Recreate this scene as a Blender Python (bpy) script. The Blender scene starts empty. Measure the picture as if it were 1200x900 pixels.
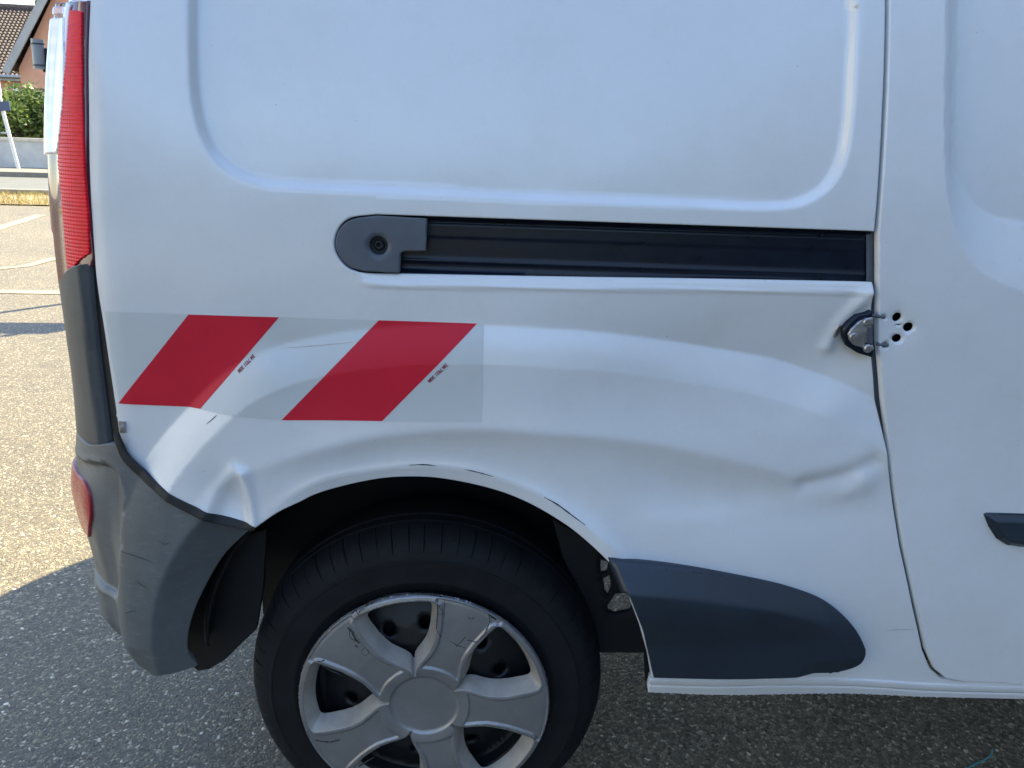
import bpy, bmesh, math, random
import numpy as np
from mathutils import Vector, Matrix
from mathutils.geometry import delaunay_2d_cdt

rad = math.radians
rng = random.Random(7)
scene = bpy.context.scene
COL = scene.collection

# ------------------------------------------------------------------ camera
FPX = 906.0                                   # focal length in photo pixels (1200 wide)
CAM = np.array([0.0, -1.10, 1.248])
PITCH, ROLL, YAW = rad(17.5), rad(2.1), rad(1.2)
_f = np.array([math.sin(YAW)*math.cos(PITCH), math.cos(YAW)*math.cos(PITCH), -math.sin(PITCH)])
_r = np.array([math.cos(YAW), -math.sin(YAW), 0.0])
_u = np.cross(_r, _f)
CR = math.cos(ROLL)*_r + math.sin(ROLL)*_u
CU = -math.sin(ROLL)*_r + math.cos(ROLL)*_u
CF = _f
cd = bpy.data.cameras.new('camera')
cd.sensor_width = 36.0
cd.lens = FPX/1200*36
cd.clip_start = 0.02
cd.clip_end = 3000
cam = bpy.data.objects.new('camera', cd)
cam.matrix_world = Matrix(((CR[0], CU[0], -CF[0], CAM[0]), (CR[1], CU[1], -CF[1], CAM[1]),
                           (CR[2], CU[2], -CF[2], CAM[2]), (0, 0, 0, 1)))
COL.objects.link(cam)
scene.camera = cam

# ------------------------------------------------------------------ light
SUN_EL = rad(45)
SUN_H = np.array([0.58, 0.81]); SUN_H /= np.linalg.norm(SUN_H)
sun_dir = Vector((SUN_H[0]*math.cos(SUN_EL), SUN_H[1]*math.cos(SUN_EL), math.sin(SUN_EL)))
world = bpy.data.worlds.new('World'); scene.world = world
world.use_nodes = True
nt = world.node_tree
bg = nt.nodes['Background']
sky = nt.nodes.new('ShaderNodeTexSky')
sky.sky_type = 'NISHITA'; sky.sun_disc = False
sky.sun_elevation = SUN_EL
sky.sun_rotation = math.atan2(SUN_H[0], SUN_H[1])
sky.air_density = 1.0; sky.dust_density = 0.3; sky.ozone_density = 1.0
nt.links.new(sky.outputs[0], bg.inputs[0])
bg.inputs[1].default_value = 0.11
sl = bpy.data.lights.new('sun', 'SUN')
sl.energy = 3.7; sl.angle = rad(0.6); sl.color = (1.0, 0.925, 0.66)
so = bpy.data.objects.new('sun', sl)
so.rotation_euler = (-sun_dir).to_track_quat('-Z', 'Y').to_euler()
so.location = (6, 4, 8)
COL.objects.link(so)
scene.view_settings.view_transform = 'Standard'
scene.view_settings.look = 'None'
scene.view_settings.gamma = 1.0
scene.view_settings.use_curve_mapping = False
scene.view_settings.exposure = 2.36

# ------------------------------------------------------------------ materials
MAT = {}
def new_mat(name):
    m = bpy.data.materials.new(name); m.use_nodes = True
    MAT[name] = m
    return m, m.node_tree, m.node_tree.nodes['Principled BSDF']

def node(t, kind, **kw):
    n = t.nodes.new(kind)
    for k, v in kw.items():
        if k in n.inputs: n.inputs[k].default_value = v
        else: setattr(n, k, v)
    return n

def ramp(t, fac, stops):
    r = t.nodes.new('ShaderNodeValToRGB')
    e = r.color_ramp.elements
    while len(e) < len(stops): e.new(0.5)
    for i, (p, c) in enumerate(stops):
        e[i].position = p
        e[i].color = tuple(c) + (1,) if len(c) == 3 else c
    t.links.new(fac, r.inputs[0])
    return r

def simple(name, col, rough=0.5, metal=0.0, coat=0.0, var=0.12, nscale=14.0, bump=0.0, bscale=400.0, spec=0.5, rvar=0.1):
    """a base colour broken up by two octaves of noise, uneven gloss, fine grain"""
    m, t, b = new_mat(name)
    co = t.nodes.new('ShaderNodeTexCoord')
    n1 = node(t, 'ShaderNodeTexNoise', Scale=nscale, Detail=6.0, Roughness=0.65)
    t.links.new(co.outputs['Object'], n1.inputs['Vector'])
    lo = tuple(c*(1-var) for c in col); hi = tuple(min(1, c*(1+var)) for c in col)
    r = ramp(t, n1.outputs[0], [(0.3, lo), (0.7, hi)])
    t.links.new(r.outputs[0], b.inputs['Base Color'])
    rr = node(t, 'ShaderNodeMapRange'); rr.inputs[3].default_value = max(0, rough-rvar); rr.inputs[4].default_value = min(1, rough+rvar)
    t.links.new(n1.outputs[0], rr.inputs[0]); t.links.new(rr.outputs[0], b.inputs['Roughness'])
    b.inputs['Metallic'].default_value = metal
    b.inputs['Coat Weight'].default_value = coat
    b.inputs['Specular IOR Level'].default_value = spec
    if bump > 0:
        n2 = node(t, 'ShaderNodeTexNoise', Scale=bscale, Detail=2.0)
        t.links.new(co.outputs['Object'], n2.inputs['Vector'])
        bp = node(t, 'ShaderNodeBump', Strength=bump, Distance=0.002)
        t.links.new(n2.outputs[0], bp.inputs['Height']); t.links.new(bp.outputs[0], b.inputs['Normal'])
    return m

def paint_mat():
    m, t, b = new_mat('white_paint')
    co = t.nodes.new('ShaderNodeTexCoord')
    n1 = node(t, 'ShaderNodeTexNoise', Scale=3.5, Detail=5.0, Roughness=0.6)
    n2 = node(t, 'ShaderNodeTexNoise', Scale=160.0, Detail=2.0)
    n3 = node(t, 'ShaderNodeTexNoise', Scale=900.0, Detail=2.0)
    for n in (n1, n2, n3): t.links.new(co.outputs['Object'], n.inputs['Vector'])
    r1 = ramp(t, n1.outputs[0], [(0.3, (0.70, 0.708, 0.708)), (0.75, (0.755, 0.76, 0.755))])
    # tiny specks of road dirt and chips
    r2 = ramp(t, n2.outputs[0], [(0.19, (0.45, 0.43, 0.40)), (0.235, (1, 1, 1))])
    mx = node(t, 'ShaderNodeMixRGB', blend_type='MULTIPLY'); mx.inputs[0].default_value = 0.8
    t.links.new(r1.outputs[0], mx.inputs[1]); t.links.new(r2.outputs[0], mx.inputs[2])
    n4 = node(t, 'ShaderNodeTexNoise', Scale=7.0, Detail=9.0, Roughness=0.75)     # thin film of road dirt
    t.links.new(co.outputs['Object'], n4.inputs['Vector'])
    r4 = ramp(t, n4.outputs[0], [(0.42, (0, 0, 0)), (0.75, (0.30, 0.30, 0.30))])
    md = node(t, 'ShaderNodeMixRGB'); md.inputs[2].default_value = (0.50, 0.47, 0.42, 1)
    t.links.new(r4.outputs[0], md.inputs[0]); t.links.new(mx.outputs[0], md.inputs[1])
    t.links.new(md.outputs[0], b.inputs['Base Color'])
    b.inputs['Roughness'].default_value = 0.38
    b.inputs['Coat Weight'].default_value = 1.0
    b.inputs['Coat IOR'].default_value = 1.60
    cr = node(t, 'ShaderNodeMapRange'); cr.inputs[3].default_value = 0.13; cr.inputs[4].default_value = 0.27
    t.links.new(n1.outputs[0], cr.inputs[0]); t.links.new(cr.outputs[0], b.inputs['Coat Roughness'])
    bp = node(t, 'ShaderNodeBump', Strength=0.03, Distance=0.001)   # orange peel
    t.links.new(n3.outputs[0], bp.inputs['Height']); t.links.new(bp.outputs[0], b.inputs['Coat Normal'])
    return m

def plastic_mat(name, col, rough=0.55, streak=0.35):
    """weathered grey bumper plastic: blotches, pale scuffs"""
    m, t, b = new_mat(name)
    co = t.nodes.new('ShaderNodeTexCoord')
    mp = node(t, 'ShaderNodeMapping'); mp.inputs['Scale'].default_value = (1, 1, 4)
    t.links.new(co.outputs['Object'], mp.inputs[0])
    n1 = node(t, 'ShaderNodeTexNoise', Scale=9.0, Detail=7.0, Roughness=0.7)
    n2 = node(t, 'ShaderNodeTexNoise', Scale=30.0, Detail=5.0, Roughness=0.7)
    n3 = node(t, 'ShaderNodeTexNoise', Scale=1200.0, Detail=1.0)
    t.links.new(co.outputs['Object'], n1.inputs['Vector']); t.links.new(mp.outputs[0], n2.inputs['Vector'])
    t.links.new(co.outputs['Object'], n3.inputs['Vector'])
    r1 = ramp(t, n1.outputs[0], [(0.25, tuple(c*0.72 for c in col)), (0.75, tuple(c*1.25 for c in col))])
    r2 = ramp(t, n2.outputs[0], [(0.56, (0, 0, 0)), (0.78, (1, 1, 1))])
    mx = node(t, 'ShaderNodeMixRGB'); mx.inputs[2].default_value = tuple(c*1.9 for c in col) + (1,)
    ml = node(t, 'ShaderNodeMath', operation='MULTIPLY'); ml.inputs[1].default_value = streak
    t.links.new(r2.outputs[0], ml.inputs[0]); t.links.new(ml.outputs[0], mx.inputs[0])
    t.links.new(r1.outputs[0], mx.inputs[1]); t.links.new(mx.outputs[0], b.inputs['Base Color'])
    b.inputs['Roughness'].default_value = rough
    bp = node(t, 'ShaderNodeBump', Strength=0.12, Distance=0.0006)
    t.links.new(n3.outputs[0], bp.inputs['Height']); t.links.new(bp.outputs[0], b.inputs['Normal'])
    return m

def asphalt_mat():
    m, t, b = new_mat('asphalt')
    co = t.nodes.new('ShaderNodeTexCoord')
    # warp the coordinates a little so that the chips are angular and uneven
    nw = node(t, 'ShaderNodeTexNoise', Scale=60.0, Detail=2.0)
    t.links.new(co.outputs['Object'], nw.inputs['Vector'])
    vm = node(t, 'ShaderNodeVectorMath', operation='MULTIPLY_ADD')
    vm.inputs[1].default_value = (0.012, 0.012, 0.0)
    t.links.new(nw.outputs['Color'], vm.inputs[0]); t.links.new(co.outputs['Object'], vm.inputs[2])
    v1 = node(t, 'ShaderNodeTexVoronoi', Scale=125.0); v1.feature = 'F1'
    v1.inputs['Randomness'].default_value = 1.0
    v2 = node(t, 'ShaderNodeTexVoronoi', Scale=240.0); v2.feature = 'F1'
    ve = node(t, 'ShaderNodeTexVoronoi', Scale=125.0); ve.feature = 'DISTANCE_TO_EDGE'
    for v in (v1, v2, ve): t.links.new(vm.outputs[0], v.inputs['Vector'])
    sep = t.nodes.new('ShaderNodeSeparateColor'); t.links.new(v1.outputs['Color'], sep.inputs[0])
    stone = ramp(t, sep.outputs[0], [(0.0, (0.145, 0.114, 0.075)), (0.45, (0.225, 0.178, 0.112)), (0.8, (0.32, 0.254, 0.158)), (0.95, (0.48, 0.40, 0.27)), (1.0, (0.78, 0.68, 0.52))])
    sep2 = t.nodes.new('ShaderNodeSeparateColor'); t.links.new(v2.outputs['Color'], sep2.inputs[0])
    fine = ramp(t, sep2.outputs[1], [(0.0, (0.07, 0.056, 0.038)), (1.0, (0.18, 0.142, 0.091))])
    # which cells hold a large stone
    big = ramp(t, sep.outputs[2], [(0.28, (0, 0, 0)), (0.34, (1, 1, 1))])
    edge = ramp(t, ve.outputs['Distance'], [(0.03, (0, 0, 0)), (0.12, (1, 1, 1))])
    mk = node(t, 'ShaderNodeMixRGB', blend_type='MULTIPLY'); mk.inputs[0].default_value = 1
    t.links.new(big.outputs[0], mk.inputs[1]); t.links.new(edge.outputs[0], mk.inputs[2])
    mx = t.nodes.new('ShaderNodeMixRGB')
    t.links.new(mk.outputs[0], mx.inputs[0]); t.links.new(fine.outputs[0], mx.inputs[1]); t.links.new(stone.outputs[0], mx.inputs[2])
    # broad wear
    nb = node(t, 'ShaderNodeTexNoise', Scale=0.8, Detail=6.0, Roughness=0.6)
    t.links.new(co.outputs['Object'], nb.inputs['Vector'])
    wear = ramp(t, nb.outputs[0], [(0.3, (0.82, 0.82, 0.84)), (0.7, (1.12, 1.1, 1.06))])
    mw = node(t, 'ShaderNodeMixRGB', blend_type='MULTIPLY'); mw.inputs[0].default_value = 1
    t.links.new(mx.outputs[0], mw.inputs[1]); t.links.new(wear.outputs[0], mw.inputs[2])
    ns = node(t, 'ShaderNodeTexNoise', Scale=3.2, Detail=7.0, Roughness=0.7)      # old spills and damp marks
    t.links.new(co.outputs['Object'], ns.inputs['Vector'])
    st_ = ramp(t, ns.outputs[0], [(0.30, (0.62, 0.62, 0.64)), (0.43, (1, 1, 1))])
    m3 = node(t, 'ShaderNodeMixRGB', blend_type='MULTIPLY'); m3.inputs[0].default_value = 1
    t.links.new(mw.outputs[0], m3.inputs[1]); t.links.new(st_.outputs[0], m3.inputs[2])
    t.links.new(m3.outputs[0], b.inputs['Base Color'])
    b.inputs['Roughness'].default_value = 0.62
    # relief: rounded chips standing out of the binder
    inv = node(t, 'ShaderNodeMath', operation='SUBTRACT'); inv.inputs[0].default_value = 0.9
    t.links.new(v1.outputs['Distance'], inv.inputs[1])
    h1 = node(t, 'ShaderNodeMath', operation='MULTIPLY')
    t.links.new(inv.outputs[0], h1.inputs[0]); t.links.new(mk.outputs[0], h1.inputs[1])
    sc_ = node(t, 'ShaderNodeMath', operation='MULTIPLY_ADD'); sc_.inputs[1].default_value = 0.35
    t.links.new(sep2.outputs[0], sc_.inputs[0]); t.links.new(h1.outputs[0], sc_.inputs[2])
    s3 = node(t, 'ShaderNodeMath', operation='MULTIPLY_ADD'); s3.inputs[1].default_value = 0.5
    t.links.new(sep.outputs[1], s3.inputs[0]); t.links.new(sc_.outputs[0], s3.inputs[2])
    bp = node(t, 'ShaderNodeBump', Strength=1.0, Distance=0.004)
    t.links.new(s3.outputs[0], bp.inputs['Height']); t.links.new(bp.outputs[0], b.inputs['Normal'])
    return m

def mottled(name, stops, scale=6.0, rough=0.8, bump=0.4, bscale=60.0, dist=0.01):
    m, t, b = new_mat(name)
    co = t.nodes.new('ShaderNodeTexCoord')
    n1 = node(t, 'ShaderNodeTexNoise', Scale=scale, Detail=8.0, Roughness=0.7)
    t.links.new(co.outputs['Object'], n1.inputs['Vector'])
    r = ramp(t, n1.outputs[0], stops)
    t.links.new(r.outputs[0], b.inputs['Base Color'])
    b.inputs['Roughness'].default_value = rough
    n2 = node(t, 'ShaderNodeTexNoise', Scale=bscale, Detail=4.0)
    t.links.new(co.outputs['Object'], n2.inputs['Vector'])
    bp = node(t, 'ShaderNodeBump', Strength=bump, Distance=dist)
    t.links.new(n2.outputs[0], bp.inputs['Height']); t.links.new(bp.outputs[0], b.inputs['Normal'])
    return m

def leaf_mat(name, c0, c1):
    m, t, b = new_mat(name)
    oi = t.nodes.new('ShaderNodeTexCoord')
    n1 = node(t, 'ShaderNodeTexNoise', Scale=3.0, Detail=4.0)
    t.links.new(oi.outputs['Object'], n1.inputs['Vector'])
    r = ramp(t, n1.outputs[0], [(0.35, c0), (0.65, c1)])
    t.links.new(r.outputs[0], b.inputs['Base Color'])
    b.inputs['Roughness'].default_value = 0.5
    tr = t.nodes.new('ShaderNodeBsdfTranslucent'); t.links.new(r.outputs[0], tr.inputs[0])
    ms = t.nodes.new('ShaderNodeMixShader'); ms.inputs[0].default_value = 0.35
    out = t.nodes['Material Output']
    t.links.new(b.outputs[0], ms.inputs[1]); t.links.new(tr.outputs[0], ms.inputs[2]); t.links.new(ms.outputs[0], out.inputs[0])
    return m

paint_mat()
asphalt_mat()
plastic_mat('bumper_plastic', (0.114, 0.124, 0.125), 0.45, 0.50)
plastic_mat('trim_plastic', (0.060, 0.067, 0.073), 0.48, 0.2)
plastic_mat('strip_plastic', (0.019, 0.029, 0.042), 0.34, 0.10)
simple('rail_black', (0.003, 0.007, 0.017), 0.30, spec=0.35, nscale=40, var=0.3)
simple('cap_plastic', (0.085, 0.098, 0.118), 0.45, nscale=25, bump=0.08, bscale=900)
simple('rubber_black', (0.010, 0.011, 0.013), 0.6, nscale=30, bump=0.2, bscale=300)
simple('liner_black', (0.004, 0.0045, 0.0055), 0.75, nscale=20, var=0.4, bump=0.3, bscale=120)
simple('seal_grey', (0.11, 0.125, 0.145), 0.5, nscale=20)
simple('frame_dark', (0.03, 0.034, 0.042), 0.6, nscale=20)
simple('tyre_rubber', (0.0065, 0.0075, 0.0092), 0.75, spec=0.3, nscale=18, var=0.45, bump=0.25, bscale=260, rvar=0.12)
simple('steel_black', (0.012, 0.013, 0.015), 0.45, metal=0.3, nscale=30, var=0.4)
simple('cap_silver', (0.31, 0.31, 0.315), 0.40, metal=0.65, nscale=22, var=0.10, bump=0.05, bscale=700)
simple('cap_dirty', (0.42, 0.39, 0.345), 0.5, metal=0.25, nscale=30, var=0.16)
simple('scuff_dark', (0.03, 0.03, 0.032), 0.7, nscale=90, var=0.5)
simple('steel_bright', (0.45, 0.43, 0.42), 0.35, metal=0.85, nscale=60, var=0.25)
simple('film_white', (0.585, 0.60, 0.585), 0.4, coat=0.1, nscale=8, var=0.03, bump=0.10, bscale=1500)
simple('film_red', (0.60, 0.014, 0.036), 0.42, spec=0.25, coat=0.0, nscale=8, var=0.06, bump=0.10, bscale=1500)
simple('print_red', (0.22, 0.01, 0.03), 0.5)
simple('lens_red', (0.80, 0.003, 0.02), 0.4, coat=0.12, spec=0.2, nscale=60, var=0.15)
simple('lens_wine', (0.10, 0.012, 0.028), 0.10, coat=1.0, nscale=30, var=0.15)
simple('reflector_red', (0.34, 0.008, 0.025), 0.25, coat=0.35, nscale=200, var=0.12, bump=0.1, bscale=500, spec=0.3)
simple('glass_dark', (0.012, 0.014, 0.016), 0.05, coat=1.0, nscale=5)
simple('orange_render', (0.56, 0.29, 0.19), 0.9, nscale=3, var=0.08, bump=0.3, bscale=40)
simple('brown_wood', (0.13, 0.06, 0.045), 0.7, nscale=6, var=0.2)
simple('white_trim', (0.70, 0.68, 0.62), 0.6, nscale=6, var=0.06)
simple('fascia_grey', (0.30, 0.29, 0.28), 0.7, nscale=5)
simple('line_paint', (0.235, 0.205, 0.15), 0.8, nscale=9, var=0.25, bump=0.4, bscale=200)
simple('sign_blue', (0.02, 0.035, 0.10), 0.4, nscale=8)
simple('post_white', (0.62, 0.60, 0.56), 0.5, nscale=10, var=0.1)
simple('thread_teal', (0.03, 0.26, 0.29), 0.5, nscale=40)
simple('cable_black', (0.03, 0.03, 0.03), 0.6)
simple('bark', (0.10, 0.075, 0.05), 0.9, nscale=20, var=0.3, bump=0.6, bscale=60)
simple('zinc', (0.30, 0.31, 0.32), 0.45, metal=0.7, nscale=20, var=0.15)
mottled('wall_render', [(0.3, (0.36, 0.36, 0.37)), (0.7, (0.50, 0.49, 0.47))], 3.0)
mottled('coping', [(0.3, (0.40, 0.36, 0.30)), (0.7, (0.54, 0.49, 0.41))], 5.0)
mottled('road', [(0.3, (0.105, 0.10, 0.09)), (0.7, (0.145, 0.137, 0.122))], 2.0, 0.85, 0.5, 150, 0.004)
mottled('pavement', [(0.3, (0.16, 0.145, 0.12)), (0.7, (0.22, 0.198, 0.162))], 2.5, 0.85, 0.5, 150, 0.004)
mottled('kerb', [(0.3, (0.22, 0.20, 0.17)), (0.7, (0.30, 0.275, 0.23))], 8.0)
mottled('soil', [(0.3, (0.20, 0.14, 0.08)), (0.7, (0.33, 0.24, 0.13))], 6.0)
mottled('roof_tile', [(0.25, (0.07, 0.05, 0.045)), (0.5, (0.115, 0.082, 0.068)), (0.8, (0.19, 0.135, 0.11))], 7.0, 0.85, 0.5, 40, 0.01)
leaf_mat('leaf', (0.07, 0.12, 0.03), (0.20, 0.25, 0.06))
leaf_mat('leaf_dark', (0.035, 0.065, 0.018), (0.075, 0.12, 0.03))
leaf_mat('dry_grass', (0.30, 0.22, 0.08), (0.36, 0.30, 0.10))

def clear_mat():
    m, t, b = new_mat('lens_clear')
    b.inputs['Base Color'].default_value = (0.86, 0.86, 0.88, 1)
    b.inputs['Roughness'].default_value = 0.08
    b.inputs['Coat Weight'].default_value = 1.0
    co = t.nodes.new('ShaderNodeTexCoord')
    w = node(t, 'ShaderNodeTexWave', Scale=14.0, Distortion=0.6); w.bands_direction = 'Z'
    t.links.new(co.outputs['Object'], w.inputs['Vector'])
    r = ramp(t, w.outputs[0], [(0.3, (0.80, 0.80, 0.82)), (0.9, (0.90, 0.90, 0.92))])
    t.links.new(r.outputs[0], b.inputs['Base Color'])
clear_mat()

# ------------------------------------------------------------------ object helpers
def tag(o, label=None, cat=None, group=None, kind=None):
    if label: o['label'] = label
    if cat: o['category'] = cat
    if group: o['group'] = group
    if kind: o['kind'] = kind
    return o

def link(name, me, mat=None, parent=None):
    o = bpy.data.objects.new(name, me); COL.objects.link(o)
    if mat and not me.materials: me.materials.append(MAT[mat])
    if parent is not None: o.parent = parent
    return o

def empty(name, loc=(0, 0, 0)):
    o = bpy.data.objects.new(name, None); COL.objects.link(o)
    o.location = loc; o.empty_display_size = 0.1
    return o

def mesh_obj(name, verts, faces, mat, parent=None, smooth=False, normals=None):
    me = bpy.data.meshes.new(name)
    me.from_pydata([tuple(map(float, v)) for v in verts], [], [tuple(f) for f in faces])
    if smooth:
        me.polygons.foreach_set('use_smooth', [True]*len(me.polygons))
    me.update()
    if normals is not None:
        me.normals_split_custom_set_from_vertices([tuple(n) for n in normals])
    return link(name, me, mat, parent)

def bm_obj(name, bm, mat, parent=None, smooth=False, bevel=0.0, seg=2, autosmooth=None):
    if bevel > 0:
        bmesh.ops.bevel(bm, geom=[e for e in bm.edges if len(e.link_faces) == 2 and e.calc_face_angle(0) > 0.5], offset=bevel, segments=seg, affect='EDGES', profile=0.6)
    bmesh.ops.recalc_face_normals(bm, faces=bm.faces)
    me = bpy.data.meshes.new(name); bm.to_mesh(me); bm.free()
    if smooth or bevel > 0:
        me.polygons.foreach_set('use_smooth', [True]*len(me.polygons))
        me.set_sharp_from_angle(angle=rad(autosmooth or 40))
    return link(name, me, mat, parent)

def add_box(bm, lo, hi, mtx=None):
    vs = [bm.verts.new((x, y, z)) for x in (lo[0], hi[0]) for y in (lo[1], hi[1]) for z in (lo[2], hi[2])]
    for f in ((0, 1, 3, 2), (4, 6, 7, 5), (0, 4, 5, 1), (2, 3, 7, 6), (0, 2, 6, 4), (1, 5, 7, 3)):
        bm.faces.new([vs[i] for i in f])
    if mtx is not None: bmesh.ops.transform(bm, matrix=mtx, verts=vs)
    return vs

def box(name, lo, hi, mat, parent=None, bevel=0.0, mtx=None):
    bm = bmesh.new(); add_box(bm, lo, hi, mtx)
    return bm_obj(name, bm, mat, parent, bevel=bevel)

def add_tube(bm, pts, r, n=10, cap=True):
    pts = [Vector(p) for p in pts]
    rings = []
    for i, p in enumerate(pts):
        d = (pts[min(i+1, len(pts)-1)] - pts[max(i-1, 0)]).normalized()
        a = d.orthogonal().normalized() if i == 0 else (a - d*a.dot(d)).normalized()
        b = d.cross(a)
        ri = r[i] if isinstance(r, (list, tuple)) else r
        rings.append([bm.verts.new(p + (a*math.cos(2*math.pi*k/n) + b*math.sin(2*math.pi*k/n))*ri) for k in range(n)])
    for i in range(len(rings)-1):
        for k in range(n):
            bm.faces.new((rings[i][k], rings[i][(k+1) % n], rings[i+1][(k+1) % n], rings[i+1][k]))
    if cap:
        bm.faces.new(rings[0][::-1]); bm.faces.new(rings[-1])

def tube(name, pts, r, mat, parent=None, n=10):
    bm = bmesh.new(); add_tube(bm, pts, r, n)
    return bm_obj(name, bm, mat, parent, smooth=True)

def lathe(name, prof, mat, parent, n=96, centre=(0, 0, 0), autosmooth=40):
    """prof: (radius, y) pairs turned about the Y axis through centre"""
    bm = bmesh.new(); rings = []
    for r, y in prof:
        if r < 1e-6: rings.append([bm.verts.new((centre[0], centre[1]+y, centre[2]))]*n)
        else: rings.append([bm.verts.new((centre[0]+r*math.cos(2*math.pi*k/n), centre[1]+y, centre[2]+r*math.sin(2*math.pi*k/n))) for k in range(n)])
    for i in range(len(rings)-1):
        for k in range(n):
            q = [rings[i][k], rings[i][(k+1) % n], rings[i+1][(k+1) % n], rings[i+1][k]]
            q = [v for j, v in enumerate(q) if v not in q[:j]]
            if len(q) > 2: bm.faces.new(q)
    return bm_obj(name, bm, mat, parent, smooth=True, autosmooth=autosmooth)

# ------------------------------------------------------------------ the side of the van as a surface
UC, RR = -0.54, 0.13          # rear corner starts at UC, radius RR
UF, RF = 2.90, 0.45           # front corner
def y0(z):
    z = np.asarray(z, float)
    t = np.clip((0.90-z)/0.45, 0, 1)
    return 0.055*(np.maximum(z-1.0, 0)/0.44)**2 - 0.026*t*t*(3-2*t)

def wrap(u):
    u = np.asarray(u, float)
    x = u.copy(); y = np.zeros_like(u); nx = np.zeros_like(u); ny = -np.ones_like(u)
    for side, U0, R in ((-1, UC, RR), (1, UF, RF)):
        s = np.maximum((u-U0)*side, 0)
        ph = np.minimum(s/R, math.pi/2)
        rest = np.maximum(s - R*math.pi/2, 0)
        m = s > 0
        x = np.where(m, U0 + side*R*np.sin(ph), x)
        y = np.where(m, R*(1-np.cos(ph)) + rest, y)
        nx = np.where(m, side*np.sin(ph), nx)
        ny = np.where(m, -np.cos(ph), ny)
    return x, y, nx, ny

def body(u, z, off):
    x, y, nx, ny = wrap(u)
    d = off - y0(z)
    return np.stack([x + nx*d, y + ny*d, np.asarray(z, float)], -1)

def ray(px, py):
    return CR*(px-600)/FPX + CU*(450-py)/FPX + CF

def Q(px, py, off=0.0):
    """photo pixel -> (u, z) on the side of the van"""
    d = ray(px, py)
    t = np.linspace(0.7, 2.2, 6000)
    P = CAM[None] + t[:, None]*d[None]
    x, z = P[:, 0], P[:, 2]
    s = np.clip((UC-x)/RR, 0, 1)
    ys = RR*(1-np.sqrt(1-s*s)) + y0(z) - off
    ok = (x > UC-RR)
    hit = np.where((P[:, 1] >= ys) & ok)[0]
    if len(hit) == 0:
        g = np.where(ok, np.abs(P[:, 1]-ys), 9)
        i = int(np.argmin(g))
    else: i = hit[0]
    u = x[i] if x[i] > UC else UC - RR*math.asin(min(1, (UC-x[i])/RR))
    g0 = np.array((float(u), float(z[i])))
    g = g0.copy()
    for _ in range(12):                       # refine on the exact surface
        e = 1e-5
        P = body(np.array([g[0], g[0]+e, g[0]]), np.array([g[1], g[1], g[1]+e]), off)-CAM
        w = P@CF; q = np.stack([600+FPX*(P@CR)/w, 450-FPX*(P@CU)/w], -1)
        r = np.array((px, py))-q[0]
        J = np.stack([(q[1]-q[0])/e, (q[2]-q[0])/e], -1)
        if abs(np.linalg.det(J)) < 2.5e4: return (float(g0[0]), float(g0[1]))
        dg = np.linalg.solve(J, r); n = np.linalg.norm(dg)
        g = g+dg*min(1.0, 0.03/max(n, 1e-9))
        if n < 1e-7: break
    return (float(g[0]), float(g[1]))

def QL(pts, off=0.0):
    return [Q(a, b, off) for a, b in pts]

def catmull(pts, step=0.006, closed=False):
    P = [np.array(p, float) for p in pts]
    n = len(P); out = []
    rngi = range(n) if closed else range(n-1)
    for i in rngi:
        p1, p2 = P[i], P[(i+1) % n]
        p0 = P[(i-1) % n] if (closed or i > 0) else 2*p1-p2
        p3 = P[(i+2) % n] if (closed or i < n-2) else 2*p2-p1
        k = max(1, int(np.linalg.norm(p2-p1)/step))
        for j in range(k):
            t = j/k
            out.append(0.5*((2*p1)+(-p0+p2)*t+(2*p0-5*p1+4*p2-p3)*t*t+(-p0+3*p1-3*p2+p3)*t**3))
    if not closed: out.append(P[-1])
    return out

def resample(poly, step, closed=True):
    out = []
    n = len(poly)
    for i in range(n if closed else n-1):
        a = np.array(poly[i], float); b = np.array(poly[(i+1) % n], float)
        L = np.linalg.norm(b-a)
        k = max(1, int(round(L/step)))
        for j in range(k): out.append(a + (b-a)*j/k)
    if not closed: out.append(np.array(poly[-1], float))
    keep = [out[0]]
    for p in out[1:]:
        if np.linalg.norm(p-keep[-1]) > step*0.2: keep.append(p)
    if closed and np.linalg.norm(keep[0]-keep[-1]) < step*0.2: keep.pop()
    return np.array(keep)

def pdist(pts, poly, closed=False, signed=False):
    """distance of pts (n,2) to a polyline; signed: + on the right of its direction"""
    P = np.asarray(poly, float)
    A = P if closed else P[:-1]
    B = np.roll(P, -1, 0) if closed else P[1:]
    best = np.full(len(pts), 1e9); sg = np.ones(len(pts))
    for a, b in zip(A, B):
        ab = b-a; L2 = ab@ab
        if L2 < 1e-14: continue
        ap = pts-a
        t = np.clip((ap@ab)/L2, 0, 1)
        d = np.hypot(ap[:, 0]-t*ab[0], ap[:, 1]-t*ab[1])
        m = d < best - 1e-12
        best = np.where(m, d, best)
        if signed: sg = np.where(m, np.where(ab[0]*ap[:, 1]-ab[1]*ap[:, 0] < 0, 1.0, -1.0), sg)
    return best*sg if signed else best

def inside(pts, poly):
    P = np.asarray(poly, float); Bq = np.roll(P, -1, 0)
    c = np.zeros(len(pts), bool)
    x, y = pts[:, 0], pts[:, 1]
    for (x1, y1), (x2, y2) in zip(P, Bq):
        if y1 == y2: continue
        m = ((y1 > y) != (y2 > y)) & (x < (x2-x1)*(y-y1)/(y2-y1)+x1)
        c ^= m
    return c

def sstep(x):
    x = np.clip(x, 0, 1); return x*x*(3-2*x)

def softplus(t, w):
    return w*np.log1p(np.exp(np.clip(t/w, -40, 40)))

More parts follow.
